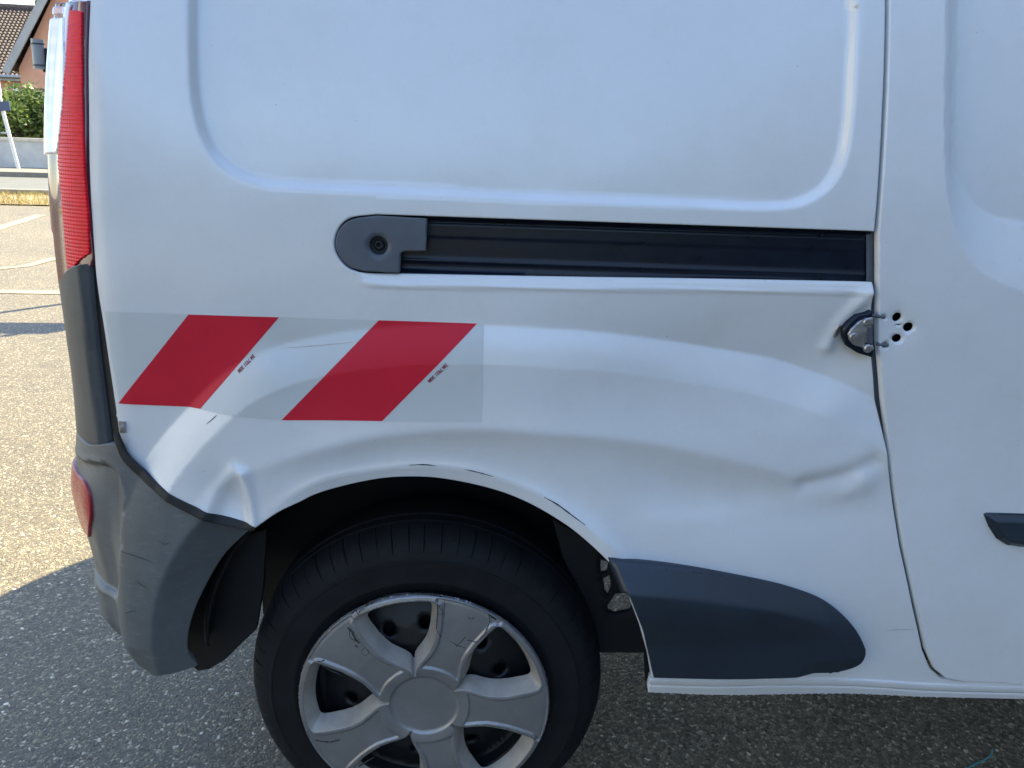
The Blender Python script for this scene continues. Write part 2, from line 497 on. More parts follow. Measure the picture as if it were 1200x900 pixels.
def panel(name, outline, surf, mat, parent, step=0.006, holes=(), flange=0.012, lip=0.0016, zfine=None, coarse=0.03, hole_depth=0.006, mirror=None, creases=()):
    """triangulated sheet filling an outline in (u, z), shaped by surf(u, z) -> points, with a folded-back edge"""
    ol = resample(outline, step)
    hs = [resample(h, min(step, 0.003)) for h in holes]
    lo, hi = ol.min(0), ol.max(0)
    us = np.arange(lo[0]+step/2, hi[0], step)
    if zfine is None: zs = np.arange(lo[1]+step/2, hi[1], step)
    else:
        zs = np.arange(lo[1]+step/2, min(hi[1], zfine), step)
        if hi[1] > zfine: zs = np.concatenate([zs, np.arange(zfine+coarse/2, hi[1], coarse)])
    g = np.stack(np.meshgrid(us, zs), -1).reshape(-1, 2)
    g = g[inside(g, ol)]
    for h in hs: g = g[~inside(g, h)]
    ring = []; crs = []
    for c in creases:
        c = resample(c, step*0.9, closed=False)
        ok = inside(c, ol) & (pdist(c, ol, True) > step*0.8)
        crs.append((c, ok))
        if len(g): g = g[pdist(g, c) > step*0.55]
    if len(g):
        d = pdist(g, ol, True)
        g = g[d > step*0.75]
        for h in hs:
            g = g[pdist(g, h, True) > step*0.6]
    # a row of points just inside the edge so that it can be rolled over
    if lip > 0:
        e = np.roll(ol, -1, 0)-np.roll(ol, 1, 0)
        nn = np.stack([-e[:, 1], e[:, 0]], -1); nn /= np.maximum(np.linalg.norm(nn, axis=1, keepdims=True), 1e-9)
        c1 = ol+nn*0.0022
        if inside(c1, ol).mean() < 0.5: c1 = ol-nn*0.0022
        ok = inside(c1, ol) & (pdist(c1, ol, True) > 0.0014)
        ring = c1[ok]
    allp = [ol]+hs+([ring] if len(ring) else [])+([g] if len(g) else [])
    V = np.concatenate(allp)
    edges = []; o = 0
    for loop in [ol]+hs:
        n = len(loop); edges += [(o+i, o+(i+1) % n) for i in range(n)]; o += n
    for c, ok in crs:
        ids = {}
        base = len(V); k = 0; add = []
        for i in range(len(c)):
            if ok[i]: ids[i] = base+k; k += 1; add.append(c[i])
        if add:
            V = np.concatenate([V, np.array(add)])
            edges += [(ids[i], ids[i+1]) for i in range(len(c)-1) if i in ids and i+1 in ids]
    vv, ee, ff, *_ = delaunay_2d_cdt([Vector(p) for p in V.tolist()], edges, [], 0, 1e-6)
    v2 = np.array([(p.x, p.y) for p in vv])
    F = np.array(ff)
    cen = v2[F].mean(1)
    m = inside(cen, ol)
    for h in hs: m &= ~inside(cen, h)
    F = F[m]
    # orient so that normals point away from the van (-Y)
    a, b, c = v2[F[:, 0]], v2[F[:, 1]], v2[F[:, 2]]
    cr = (b[:, 0]-a[:, 0])*(c[:, 1]-a[:, 1])-(b[:, 1]-a[:, 1])*(c[:, 0]-a[:, 0])
    F[cr < 0] = F[cr < 0][:, ::-1]
    u, z = v2[:, 0], v2[:, 1]
    P = surf(u, z)
    e = 0.0012
    N = np.cross(surf(u+e, z)-surf(u-e, z), surf(u, z+e)-surf(u, z-e))
    N /= np.maximum(np.linalg.norm(N, axis=1, keepdims=True), 1e-12)
    # edges of the mesh border
    cnt = {}
    for f in F.tolist():
        for i in range(3):
            k = (f[i], f[(i+1) % 3])
            if (k[1], k[0]) in cnt: cnt.pop((k[1], k[0]))
            else: cnt[k] = 1
    border = list(cnt.keys())
    bidx = sorted({i for k in border for i in k})
    P0 = P.copy()
    out_b = pdist(v2[bidx], ol, True) < 1e-5 if bidx else []
    hole_idx = {i for i, ob in zip(bidx, out_b) if not ob}
    verts = P.tolist(); norms = N.tolist()
    faces = F.tolist()
    if lip > 0:
        for i in bidx:
            verts[i] = (P[i]-N[i]*lip).tolist()
    remap = {}
    if flange > 0:
        # edge direction outwards, to give the rim of the sheet a rounded normal
        outw = {}
        for a_, b_ in border:
            t_ = P[b_]-P[a_]
            for i in (a_, b_):
                w_ = np.cross(t_, N[i]); L = np.linalg.norm(w_)
                if L > 1e-9: outw[i] = outw.get(i, 0)+w_/L
        for i in bidx:
            w_ = outw.get(i, np.zeros(3)); L = np.linalg.norm(w_)
            w_ = w_/L if L > 1e-9 else w_
            nn_ = N[i]+w_*0.9; norms[i] = (nn_/np.linalg.norm(nn_)).tolist()
            dep = hole_depth if i in hole_idx else flange
            remap[i] = len(verts)
            verts.append((P0[i]-N[i]*dep).tolist()); norms.append((w_ if L > 1e-9 else N[i]).tolist() if L > 1e-9 else N[i].tolist())
        for a_, b_ in border:
            faces.append((b_, a_, remap[a_], remap[b_]))
    if mirror is not None:
        verts = [(p[0], mirror-p[1], p[2]) for p in verts]
        norms = [(n[0], -n[1], n[2]) for n in norms]
        faces = [tuple(reversed(f)) for f in faces]
    return mesh_obj(name, verts, faces, mat, parent, True, norms)

def gauss2(pts, c, s, ang=0.0):
    d = pts-np.array(c); ca, sa = math.cos(ang), math.sin(ang)
    a = d[:, 0]*ca+d[:, 1]*sa; b = -d[:, 0]*sa+d[:, 1]*ca
    return np.exp(-0.5*((a/s[0])**2+(b/s[1])**2))

def gline(pts, line, w):
    return np.exp(-(pdist(pts, line)/w)**2)

PX = 1/664.0                     # metres per photo pixel on the van's side, about

# ------------------------------------------------------------------ the setting
def sheet(name, lo, hi, z, mat, kind='structure', nx=1, ny=1, jitter=0.0):
    xs = np.linspace(lo[0], hi[0], nx+1); ys = np.linspace(lo[1], hi[1], ny+1)
    V = [(x, y, z + (rng.uniform(-jitter, jitter) if jitter else 0)) for y in ys for x in xs]
    F = [(j*(nx+1)+i, j*(nx+1)+i+1, (j+1)*(nx+1)+i+1, (j+1)*(nx+1)+i) for j in range(ny) for i in range(nx)]
    return tag(mesh_obj(name, V, F, mat), kind=kind)

# a street runs across behind the car park, turned a little against the van
ST = rad(9.0)
ST_M = Matrix.Translation((-10.0, 12.0, 0)) @ Matrix.Rotation(ST, 4, 'Z')
def street(o):
    o.matrix_world = ST_M @ o.matrix_world
    return o

tag(mesh_obj('ground', [(-600, -600, 0), (600, -600, 0), (600, 900, 0), (-600, 900, 0)], [(0, 1, 2, 3)], 'asphalt'), kind='structure')
street(sheet('verge', (-60, -1.0), (60, 0.95), 0.02, 'soil'))
bm = bmesh.new(); add_box(bm, (-60, 0.95, -0.1), (60, 1.09, 0.10)); street(tag(bm_obj('kerb', bm, 'kerb', bevel=0.015), kind='structure'))
street(sheet('road', (-60, 1.09), (60, 6.1), 0.006, 'road'))
bm = bmesh.new(); add_box(bm, (-60, 6.1, -0.1), (60, 8.3, 0.12)); street(tag(bm_obj('pavement', bm, 'pavement', bevel=0.02), kind='structure'))

# worn parking lines
def ground_pt(px, py, z=0.0):
    d = ray(px, py); t = (z-CAM[2])/d[2]
    return CAM+d*t
def painted(name, pts, w):
    P = [ground_pt(*p)[:2] for p in pts]
    P = catmull(P, 0.25)
    V = []; F = []
    for i, p in enumerate(P):
        d = P[min(i+1, len(P)-1)]-P[max(i-1, 0)]; d = d/np.linalg.norm(d); nrm = np.array([-d[1], d[0]])
        for s in (-0.5, 0.5):
            q = p+nrm*w*(s+rng.uniform(-0.06, 0.06)); V.append((q[0], q[1], 0.004))
        if i: F.append((2*i-2, 2*i, 2*i+1, 2*i-1))
    return tag(mesh_obj(name, V, F, 'line_paint'), kind='structure')
painted('parking_line', [(-160, 352), (-60, 345), (0, 342), (75, 343), (150, 345)], 0.14)
painted('parking_line', [(-150, 332), (-60, 320), (0, 315), (30, 312), (65, 303), (110, 295)], 0.12)
painted('parking_line', [(-90, 292), (-30, 276), (0, 267), (20, 261), (48, 252)], 0.16)

# dry grass on the verge
def grass():
    V = []; F = []
    for i in range(26000):
        x = rng.uniform(-12, 8); y = rng.uniform(-1.02, 0.93)
        if rng.random() < 0.35: y = rng.choice((-0.9, 0.8))+rng.gauss(0, 0.12)
        y = max(-1.05, min(0.93, y))
        h = rng.uniform(0.03, 0.13); a = rng.uniform(0, 6.28); l = rng.uniform(0, 0.08); w = 0.006
        k = len(V)
        V += [(x-w*math.cos(a), y-w*math.sin(a), 0.015), (x+w*math.cos(a), y+w*math.sin(a), 0.015), (x+l*math.sin(a), y+l*math.cos(a), h)]
        F.append((k, k+1, k+2))
    o = mesh_obj('grass', V, F, 'dry_grass')
    return street(tag(o, 'dry yellow grass on the strip between car park and street', 'grass', kind='stuff'))
grass()

# low rendered garden wall
def garden_wall():
    root = empty('garden_wall')
    bm = bmesh.new(); add_box(bm, (-30, 8.3, 0.0), (30, 8.52, 0.78)); bm_obj('wall', bm, 'wall_render', root)
    me = None
    for i in range(60):
        x = -30+i*1.0
        if me is None:
            bm = bmesh.new(); add_box(bm, (0.004, 8.26, 0.782), (0.996, 8.56, 0.86)); o = bm_obj('coping_stone', bm, 'coping', root, bevel=0.012); me = o.data
            o.location = (x, 0, 0)
        else:
            o = link('coping_stone', me, None, root); o.location = (x, 0, 0)
    street(root)
    tag(root, 'low grey rendered garden wall along the far pavement', 'wall')
garden_wall()

def leaves(n, c, r, size, shell=0.5, seed=1, squash=1.0):
    q = random.Random(seed); V = []; F = []
    blobs = [(Vector((q.gauss(0, 0.45), q.gauss(0, 0.45), q.gauss(0, 0.40))), q.uniform(0.35, 0.62)) for _ in range(14)]
    for i in range(n):
        b, br = q.choice(blobs)
        d = Vector((q.gauss(0, 1), q.gauss(0, 1), q.gauss(0, 1))).normalized()
        p = b + d*br*(shell+(1-shell)*q.random())
        p = Vector((c[0]+p.x*r[0], c[1]+p.y*r[1], c[2]+p.z*r[2]))
        s = size*q.uniform(0.6, 1.3)
        a = Vector((q.gauss(0, 1), q.gauss(0, 1), q.gauss(0, 0.6))).normalized()
        bb = a.cross(Vector((q.gauss(0, 1), q.gauss(0, 1), q.gauss(0, 1)))).normalized()
        k = len(V)
        V += [p-a*s*0.6, p+bb*s*0.28, p+a*s*0.6, p-bb*s*0.28]
        F.append((k, k+1, k+2, k+3))
    return V, F

def plant(name, label, cat, loc, r, h0, n, size, mat, seed, trunk_r=0.05, group=None):
    root = empty(name, loc)
    V, F = leaves(n, (0, 0, h0), r, size, 0.45, seed)
    mesh_obj('crown', V, F, mat, root)
    bm = bmesh.new(); q = random.Random(seed+50)
    add_tube(bm, [(0, 0, -0.02), (q.uniform(-.05, .05), 0, h0*0.4), (0.05, 0.03, h0*0.9)], [trunk_r, trunk_r*0.8, trunk_r*0.45], 8)
    for k in range(6):
        a = q.uniform(0, 6.28)
        add_tube(bm, [(0, 0, h0*q.uniform(0.3, 0.7)), (math.cos(a)*r[0]*0.4, math.sin(a)*r[1]*0.4, h0*q.uniform(0.8, 1.1)), (math.cos(a)*r[0]*0.8, math.sin(a)*r[1]*0.8, h0+r[2]*q.uniform(0, 0.5))], [trunk_r*0.5, trunk_r*0.35, trunk_r*0.12], 6)
    bm_obj('trunk', bm, 'bark', root, smooth=True)
    return tag(root, label, cat, group)

def sworld(x, y, z=0.0):
    return tuple(ST_M @ Vector((x, y, z)))
GL = ST_M.inverted()
def glocal(px, dist_y):
    """street-local x of the photo column px at street-local depth dist_y (near the horizon)"""
    d = ray(px, 143)
    o = GL @ Vector(CAM); v = GL.to_3x3() @ Vector(d)
    t = (dist_y-o.y)/v.y
    return o.x+v.x*t

# unseen shrubs added behind the camera to cut light from the horizon
for k, (tx, ty, sx) in enumerate(((-13.0, -11.5, 2.9), (-7.5, -10.5, 3.0), (-2.2, -11.2, 2.8), (3.2, -10.4, 3.1), (8.6, -11.4, 2.9))):
    plant('added_shrub', ['first', 'second', 'third', 'fourth', 'fifth'][k]+' added unseen dark shrub from the left in the row behind the photographer', 'shrub', (tx, ty, 0), (sx, 1.9, 1.55), 2.05, 6500, 0.28, 'leaf_dark', 21+k, 0.10, 'added unseen shrubs in a row behind the photographer')
plant('garden_bush', 'leafy green garden bush behind the grey wall', 'bush', sworld(glocal(28, 9.6), 9.6), (1.5, 0.9, 1.05), 1.30, 6500, 0.13, 'leaf', 3)
plant('garden_bush', 'dark evergreen garden bush hidden behind the van', 'bush', sworld(glocal(75, 9.8), 9.8), (1.0, 0.8, 0.8), 1.05, 4200, 0.10, 'leaf_dark', 5)
plant('street_tree', 'broad dark tree beyond the house, hidden behind the van', 'tree', sworld(glocal(150, 34), 34), (3.6, 3.2, 3.2), 5.5, 6000, 0.35, 'leaf_dark', 9, 0.22)

# leaning white signpost at the kerb
def signpost():
    b = Vector(sworld(glocal(13.5, 7.6), 7.6, 0.12))
    root = empty('signpost', b)
    tube('post', [(0, 0, -0.02), (-0.14, 0, 1.1), (-0.26, 0, 2.25)], 0.045, 'post_white', root, 12)
    o = box('name_plate', (-0.30, -0.075, 1.38), (0.16, -0.055, 1.60), 'sign_blue', root, bevel=0.01)
    o.rotation_euler = (0, rad(-4), 0)
    box('warning_panel', (-0.55, -0.075, 1.72), (-0.10, -0.055, 2.30), 'post_white', root, bevel=0.01)
    tag(root, 'leaning white signpost with small dark blue plate before the grey wall', 'signpost')
signpost()

# ------------------------------------------------------------------ house across the street
def house():
    y_front = 15.5
    root = empty('house')
    xr = glocal(20, y_front)           # left corner of the gable wing
    WX0, WX1 = xr, xr+5.6              # wing
    mx0 = xr-9.0                       # main range
    yb = y_front+3.2                   # main front wall, set back
    EZ, PZ = 2.95, 7.3
    cx = (WX0+WX1)/2
    # wing walls with the gable
    V = [(WX0+.3, y_front, 0), (WX1-.3, y_front, 0), (WX1-.3, y_front, EZ), (cx, y_front, PZ-.15), (WX0+.3, y_front, EZ),
         (WX0+.3, y_front+9, 0), (WX1-.3, y_front+9, 0), (WX1-.3, y_front+9, EZ), (cx, y_front+9, PZ-.15), (WX0+.3, y_front+9, EZ)]
    mesh_obj('wall', V, [(0, 1, 2, 3, 4), (5, 9, 8, 7, 6), (0, 4, 9, 5), (1, 6, 7, 2)], 'orange_render', root)
    box('wall', (mx0, yb, 0), (WX0+.298, yb+6.5, EZ+.0), 'orange_render', root)
    def roof_plane(a, b, c, d, nu, nv, name='roof'):
        """corrugated tile courses on the plane a-b (eave) d-c (ridge)"""
        a, b, c, d = map(Vector, (a, b, c, d))
        n = (b-a).cross(d-a).normalized()
        V = []; F = []; sub = 6
        for j in range(nv):
            for e in (0, 1):
                for i in range(nu*sub+1):
                    s = i/(nu*sub); t = (j+e*1.0)/nv
                    p = (a*(1-s)+b*s)*(1-t)+(d*(1-s)+c*s)*t
                    hgt = 0.025*math.sin(2*math.pi*i/sub)+(0.045 if e == 0 else 0.0)
                    V.append(p+n*hgt)
        W = nu*sub+1
        for r_ in range(2*nv-1):
            for i in range(nu*sub):
                F.append((r_*W+i, r_*W+i+1, (r_+1)*W+i+1, (r_+1)*W+i))
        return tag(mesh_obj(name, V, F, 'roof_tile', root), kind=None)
    oh = 0.35
    s = (PZ-EZ)/(cx-WX0)
    yf, ybk = y_front-oh, y_front+9.2
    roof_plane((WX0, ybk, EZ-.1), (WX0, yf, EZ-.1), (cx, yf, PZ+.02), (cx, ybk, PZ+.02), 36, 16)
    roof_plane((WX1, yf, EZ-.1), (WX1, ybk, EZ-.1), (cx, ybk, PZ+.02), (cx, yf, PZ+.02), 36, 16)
    # verge boards of the wing
    for x0, x1 in ((WX0-.05, cx), (WX1+.05, cx)):
        d = Vector((x1-x0, 0, PZ-EZ+.12)); L = d.length; ang = math.atan2(d.z, d.x)
        bm = bmesh.new(); add_box(bm, (0, -0.03, -0.20), (L, 0.03, 0.03), Matrix.Translation((x0, yf-.035, EZ-.13)) @ Matrix.Rotation(-ang, 4, 'Y'))
        bm_obj('verge_board', bm, 'fascia_grey', root)
    # main range: ridge along the street
    mz = 5.55; my = yb+3.25
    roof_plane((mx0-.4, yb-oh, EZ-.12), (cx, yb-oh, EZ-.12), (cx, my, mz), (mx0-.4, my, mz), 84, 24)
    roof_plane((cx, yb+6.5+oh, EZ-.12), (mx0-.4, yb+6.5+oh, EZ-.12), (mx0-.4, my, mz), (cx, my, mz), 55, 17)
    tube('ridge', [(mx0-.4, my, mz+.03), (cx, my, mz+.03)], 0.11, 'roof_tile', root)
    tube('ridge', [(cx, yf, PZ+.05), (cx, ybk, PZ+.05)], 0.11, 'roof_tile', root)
    box('fascia', (mx0-.4, yb-oh-.03, EZ-.28), (WX0, yb-oh+.02, EZ-.10), 'fascia_grey', root)
    tube('gutter', [(mx0-.4, yb-oh-.09, EZ-.14), (WX0+.1, yb-oh-.09, EZ-.14)], 0.06, 'zinc', root)
    box('eave_soffit', (mx0-.4, yb-oh+.022, EZ-.27), (WX0, yb-.002, EZ-.23), 'fascia_grey', root)
    # windows with brown shutters
    def window(x, y, z0, z1, w, shutter=True):
        f = box('window', (x-w/2, y-.035, z0), (x+w/2, y-.004, z1), 'brown_wood', root)
        box('pane', (x-w/2+.07, y-.05, z0+.07), (x-.03, y-.037, z1-.07), 'glass_dark', f)
        box('pane', (x+.03, y-.05, z0+.07), (x+w/2-.07, y-.037, z1-.07), 'glass_dark', f)
        box('sill', (x-w/2-.1, y-.14, z0-.08), (x+w/2+.1, y-.004, z0-.003), 'white_trim', f)
        box('frame', (x-w/2-.16, y-.03, z0), (x-w/2-.003, y-.003, z1), 'white_trim', f)
        box('frame', (x+w/2+.003, y-.03, z0), (x+w/2+.16, y-.003, z1), 'white_trim', f)
        if shutter:
            for sx in (-1, 1):
                xx = x+sx*(w/2+.17+.26)
                box('shutter', (xx-.26, y-.075, z0-.02), (xx+.26, y-.032, z1+.02), 'brown_wood', f)
    window(glocal(44, y_front), y_front, 0.95, 2.35, 0.9, False)
    window(cx, y_front, 3.6, 4.7, 0.8, False)
    window(glocal(9, yb), yb, 0.9, 2.15, 1.0, False)
    window(mx0+3.5, yb, 0.9, 2.2, 1.1)
    street(root)
    tag(root, 'orange rendered house with brown tiled roofs across the street', 'house')
house()

# overhead cables
for k, (za, zb) in enumerate(((7.6, 7.9), (8.0, 8.2), (8.5, 8.6))):
    pts = []
    for i in range(25):
        s = i/24; x = -40+80*s
        pts.append(tuple(ST_M @ Vector((x, 13.2+.15*k, za*(1-s)+zb*s-0.9*(1-(2*s-1)**2)*0.8))))
    o = tube('overhead_cable', pts, 0.012, 'cable_black', None, 6)
    tag(o, ['lowest overhead cable above the house roof', 'middle overhead cable above the house roof', 'highest overhead cable above the house roof'][k], 'cable', 'cables strung above the street')
for k, x in enumerate((-40, 40)):
    b = ST_M @ Vector((x, 13.35, 0))
    o = tube('cable_pole', [b, b+Vector((0, 0, 9.0))], [0.14, 0.09], 'bark', None, 12)
    tag(o, ['wooden cable pole at the left end of the overhead cables', 'wooden cable pole at the right end of the overhead cables'][k], 'pole', 'poles of the overhead cables')

# unseen board added behind the van to cast a shadow past its rear
def board():
    root = empty('shadow_board', (-2.15, 5.3, 0))
    for x in (-0.45, 0.45):
        tube('post', [(x, 0, -.02), (x, 0, 2.25)], 0.03, 'zinc', root, 12)
    bm = bmesh.new(); add_box(bm, (-0.6, -0.02, 1.80), (0.6, 0.02, 2.15)); o = bm_obj('panel', bm, 'wall_render', root, bevel=0.008)
    root.rotation_euler = (0, 0, rad(6))
    tag(root, 'two-post notice board added unseen behind the van for its shadow', 'notice board')
board()

# tall plain hall, unseen, added to shade the van's near side
def hall():
    root = empty('hall', (4.2, 3.0, 0))
    H1, H2 = 12.5, 9.5
    box('wall', (0, 0, 0), (14, 4.9, H1), 'wall_render', root)
    box('wall', (3.0, -33, 0), (14, -0.002, H2), 'wall_render', root)
    box('plinth', (-0.04, -0.04, 0), (2.9, 4.94, 0.55), 'kerb', root, bevel=0.01)
    box('plinth', (2.96, -33.04, 0), (14.04, -0.05, 0.55), 'kerb', root, bevel=0.01)
    box('roof', (-0.2, -0.2, H1), (14.2, 5.1, H1+0.3), 'fascia_grey', root, bevel=0.02)
    box('roof', (2.8, -33.2, H2), (14.2, -0.21, H2+0.3), 'fascia_grey', root, bevel=0.02)
    def win(lo, hi, ax):
        f = box('window', lo, hi, 'white_trim', root)
        l2 = list(lo); h2 = list(hi)
        o = 1-ax
        m = (lo[o]+hi[o])/2
        for s0, s1 in ((lo[o]+.07, m-.04), (m+.04, hi[o]-.07)):
            l2 = list(lo); h2 = list(hi)
            l2[o], h2[o] = s0, s1; l2[2] += .08; h2[2] -= .08
            l2[ax] = lo[ax]-.012; h2[ax] = lo[ax]-.002
            box('pane', l2, h2, 'glass_dark', f)
        l2 = list(lo); h2 = list(hi); l2[2] = lo[2]-.1; h2[2] = lo[2]-.003; l2[ax] -= .1; l2[o] -= .08; h2[o] += .08
        box('sill', l2, h2, 'kerb', f)
    for k in range(7):
        for j in range(2):
            y = -3.0-k*4.2; z = 1.5+j*3.6
            win((2.95, y-.75, z), (2.996, y+.75, z+1.5), 0)
    for j in range(3):
        win((0.7, -.05, 1.5+j*3.5), (2.2, -.004, 3.0+j*3.5), 1)
        win((-.05, 1.6, 1.5+j*3.5), (-.004, 3.1, 3.0+j*3.5), 0)
    tag(root, 'tall plain grey hall added unseen behind and ahead of the van for shade', 'hall')
hall()

# unseen white house, added to bounce sunlight onto the van's side
def added_white_house():
    root = empty('added_white_house', (-9.5, -1.6, 0))
    simple('white_render', (0.74, 0.73, 0.70), 0.9, nscale=2, var=0.05, bump=0.2, bscale=40)
    D, L, E, P = 8.0, 15.0, 6.2, 9.0
    V = [(0, 0, 0), (0, -L, 0), (-D, -L, 0), (-D, 0, 0), (0, 0, E), (0, -L, E), (-D, -L, E), (-D, 0, E), (-D/2, 0, P), (-D/2, -L, P)]
    mesh_obj('wall', V, [(0, 4, 5, 1), (2, 6, 7, 3), (0, 3, 7, 8, 4), (1, 5, 9, 6, 2)], 'white_render', root)
    for sx in (0, 1):
        x0 = 0.45 if sx == 0 else -D-0.45
        a, b_, c_, d_ = (x0, 0.4, E-0.28), (x0, -L-0.4, E-0.28), (-D/2, -L-0.4, P+.06), (-D/2, 0.4, P+.06)
        Vr = [a, b_, c_, d_]+[(p[0], p[1], p[2]+0.12) for p in (a, b_, c_, d_)]
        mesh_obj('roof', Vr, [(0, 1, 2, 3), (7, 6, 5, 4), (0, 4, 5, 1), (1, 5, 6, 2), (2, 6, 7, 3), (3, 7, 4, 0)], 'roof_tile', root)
    for k in range(4):
        for j in range(2):
            y = -1.9-k*3.7; z = 1.0+2.8*j
            f = box('window', (0.004, y-0.6, z), (0.05, y+0.6, z+1.3), 'white_trim', root)
            box('pane', (0.052, y-0.53, z+.07), (0.06, y-0.04, z+1.23), 'glass_dark', f)
            box('pane', (0.052, y+0.04, z+.07), (0.06, y+0.53, z+1.23), 'glass_dark', f)
            box('sill', (0.003, y-0.7, z-.09), (0.14, y+0.7, z-.003), 'kerb', f)
    tag(root, 'two-storey white rendered house added unseen to bounce light onto the van', 'house')
added_white_house()

# bit of teal thread on the asphalt
tp = [ground_pt(*p) for p in ((1128, 905), (1143, 897), (1154, 892), (1161, 887), (1162, 882))]
tp = [Vector(p) + Vector((0, 0, 0.004+0.006*(i == 4))) for i, p in enumerate(tp)]
tag(tube('thread', tp, 0.0016, 'thread_teal', None, 6), 'short teal thread lying on the asphalt beside the sill', 'thread')

# ================================================================== the van
van = empty('van', (0, 0, 0))
tag(van, 'white panel van with dented rear side, red and white tape and grey bumper', 'van')

def PL(px, py, Y):
    d = ray(px, py); t = (Y-CAM[1])/d[1]
    return CAM+d*t

# ---- curves read on the side of the van (photo pixels -> side coordinates)
rec_px = [(219, 0), (219, 60), (222, 115), (233, 160), (254, 193), (286, 213), (332, 222), (470, 229), (640, 237), (800, 243), (895, 247), (940, 242), (973, 222), (992, 190), (1001, 140), (1005, 70), (1008, 0)]
rec = catmull(QL(rec_px), 0.008)
recess_poly = [np.array((rec[0][0]+0.005, 1.50)), np.array((rec[0][0], 1.44))] + rec + [np.array((rec[-1][0]-.002, 1.44)), np.array((rec[-1][0]-0.01, 1.50)), np.array((rec[-1][0]-.06, 1.55)), np.array((rec[0][0]+.06, 1.55))]
F1 = catmull(QL([(150, 590), (169, 544), (190, 512), (221, 477), (250, 448), (283, 424), (333, 404), (392, 391), (446, 384), (510, 380), (572, 381), (685, 388), (768, 399), (852, 414), (914, 426), (977, 447), (1022, 466), (1075, 500)]), 0.02)
F2 = catmull(QL([(262, 572), (300, 546), (350, 529), (400, 516), (470, 504), (560, 499), (643, 504), (727, 512), (810, 526), (893, 547), (943, 560), (985, 551), (1022, 539), (1060, 528)]), 0.02)
LIP = catmull(QL([(296, 612), (335, 580), (380, 557), (437, 547), (479, 543), (513, 543), (550, 548), (578, 555), (629, 574), (663, 594), (690, 612), (720, 638), (745, 668)]), 0.012)
D1 = np.array(QL([(945, 566), (985, 556), (1024, 540)]))
WR1 = np.array(catmull(QL([(760, 612), (850, 606), (930, 592), (1000, 574)]), 0.03))
WR2 = np.array(catmull(QL([(880, 500), (950, 512), (1020, 510)]), 0.03))
FOLD = np.array(QL([(1024, 343), (1004, 362), (986, 384), (975, 410)]))
CR1 = np.array(QL([(249, 594), (262, 566), (282, 544)]))
CR2 = np.array(QL([(292, 548), (298, 575), (303, 606)]))
SLOTB = np.array(QL([(410, 318), (470, 321), (1030, 331)]))
seamA = QL([(1040, 0), (1028, 271), (1028, 331), (1027, 400), (1032, 470), (1044, 560), (1056, 640), (1071, 710), (1084, 765)])

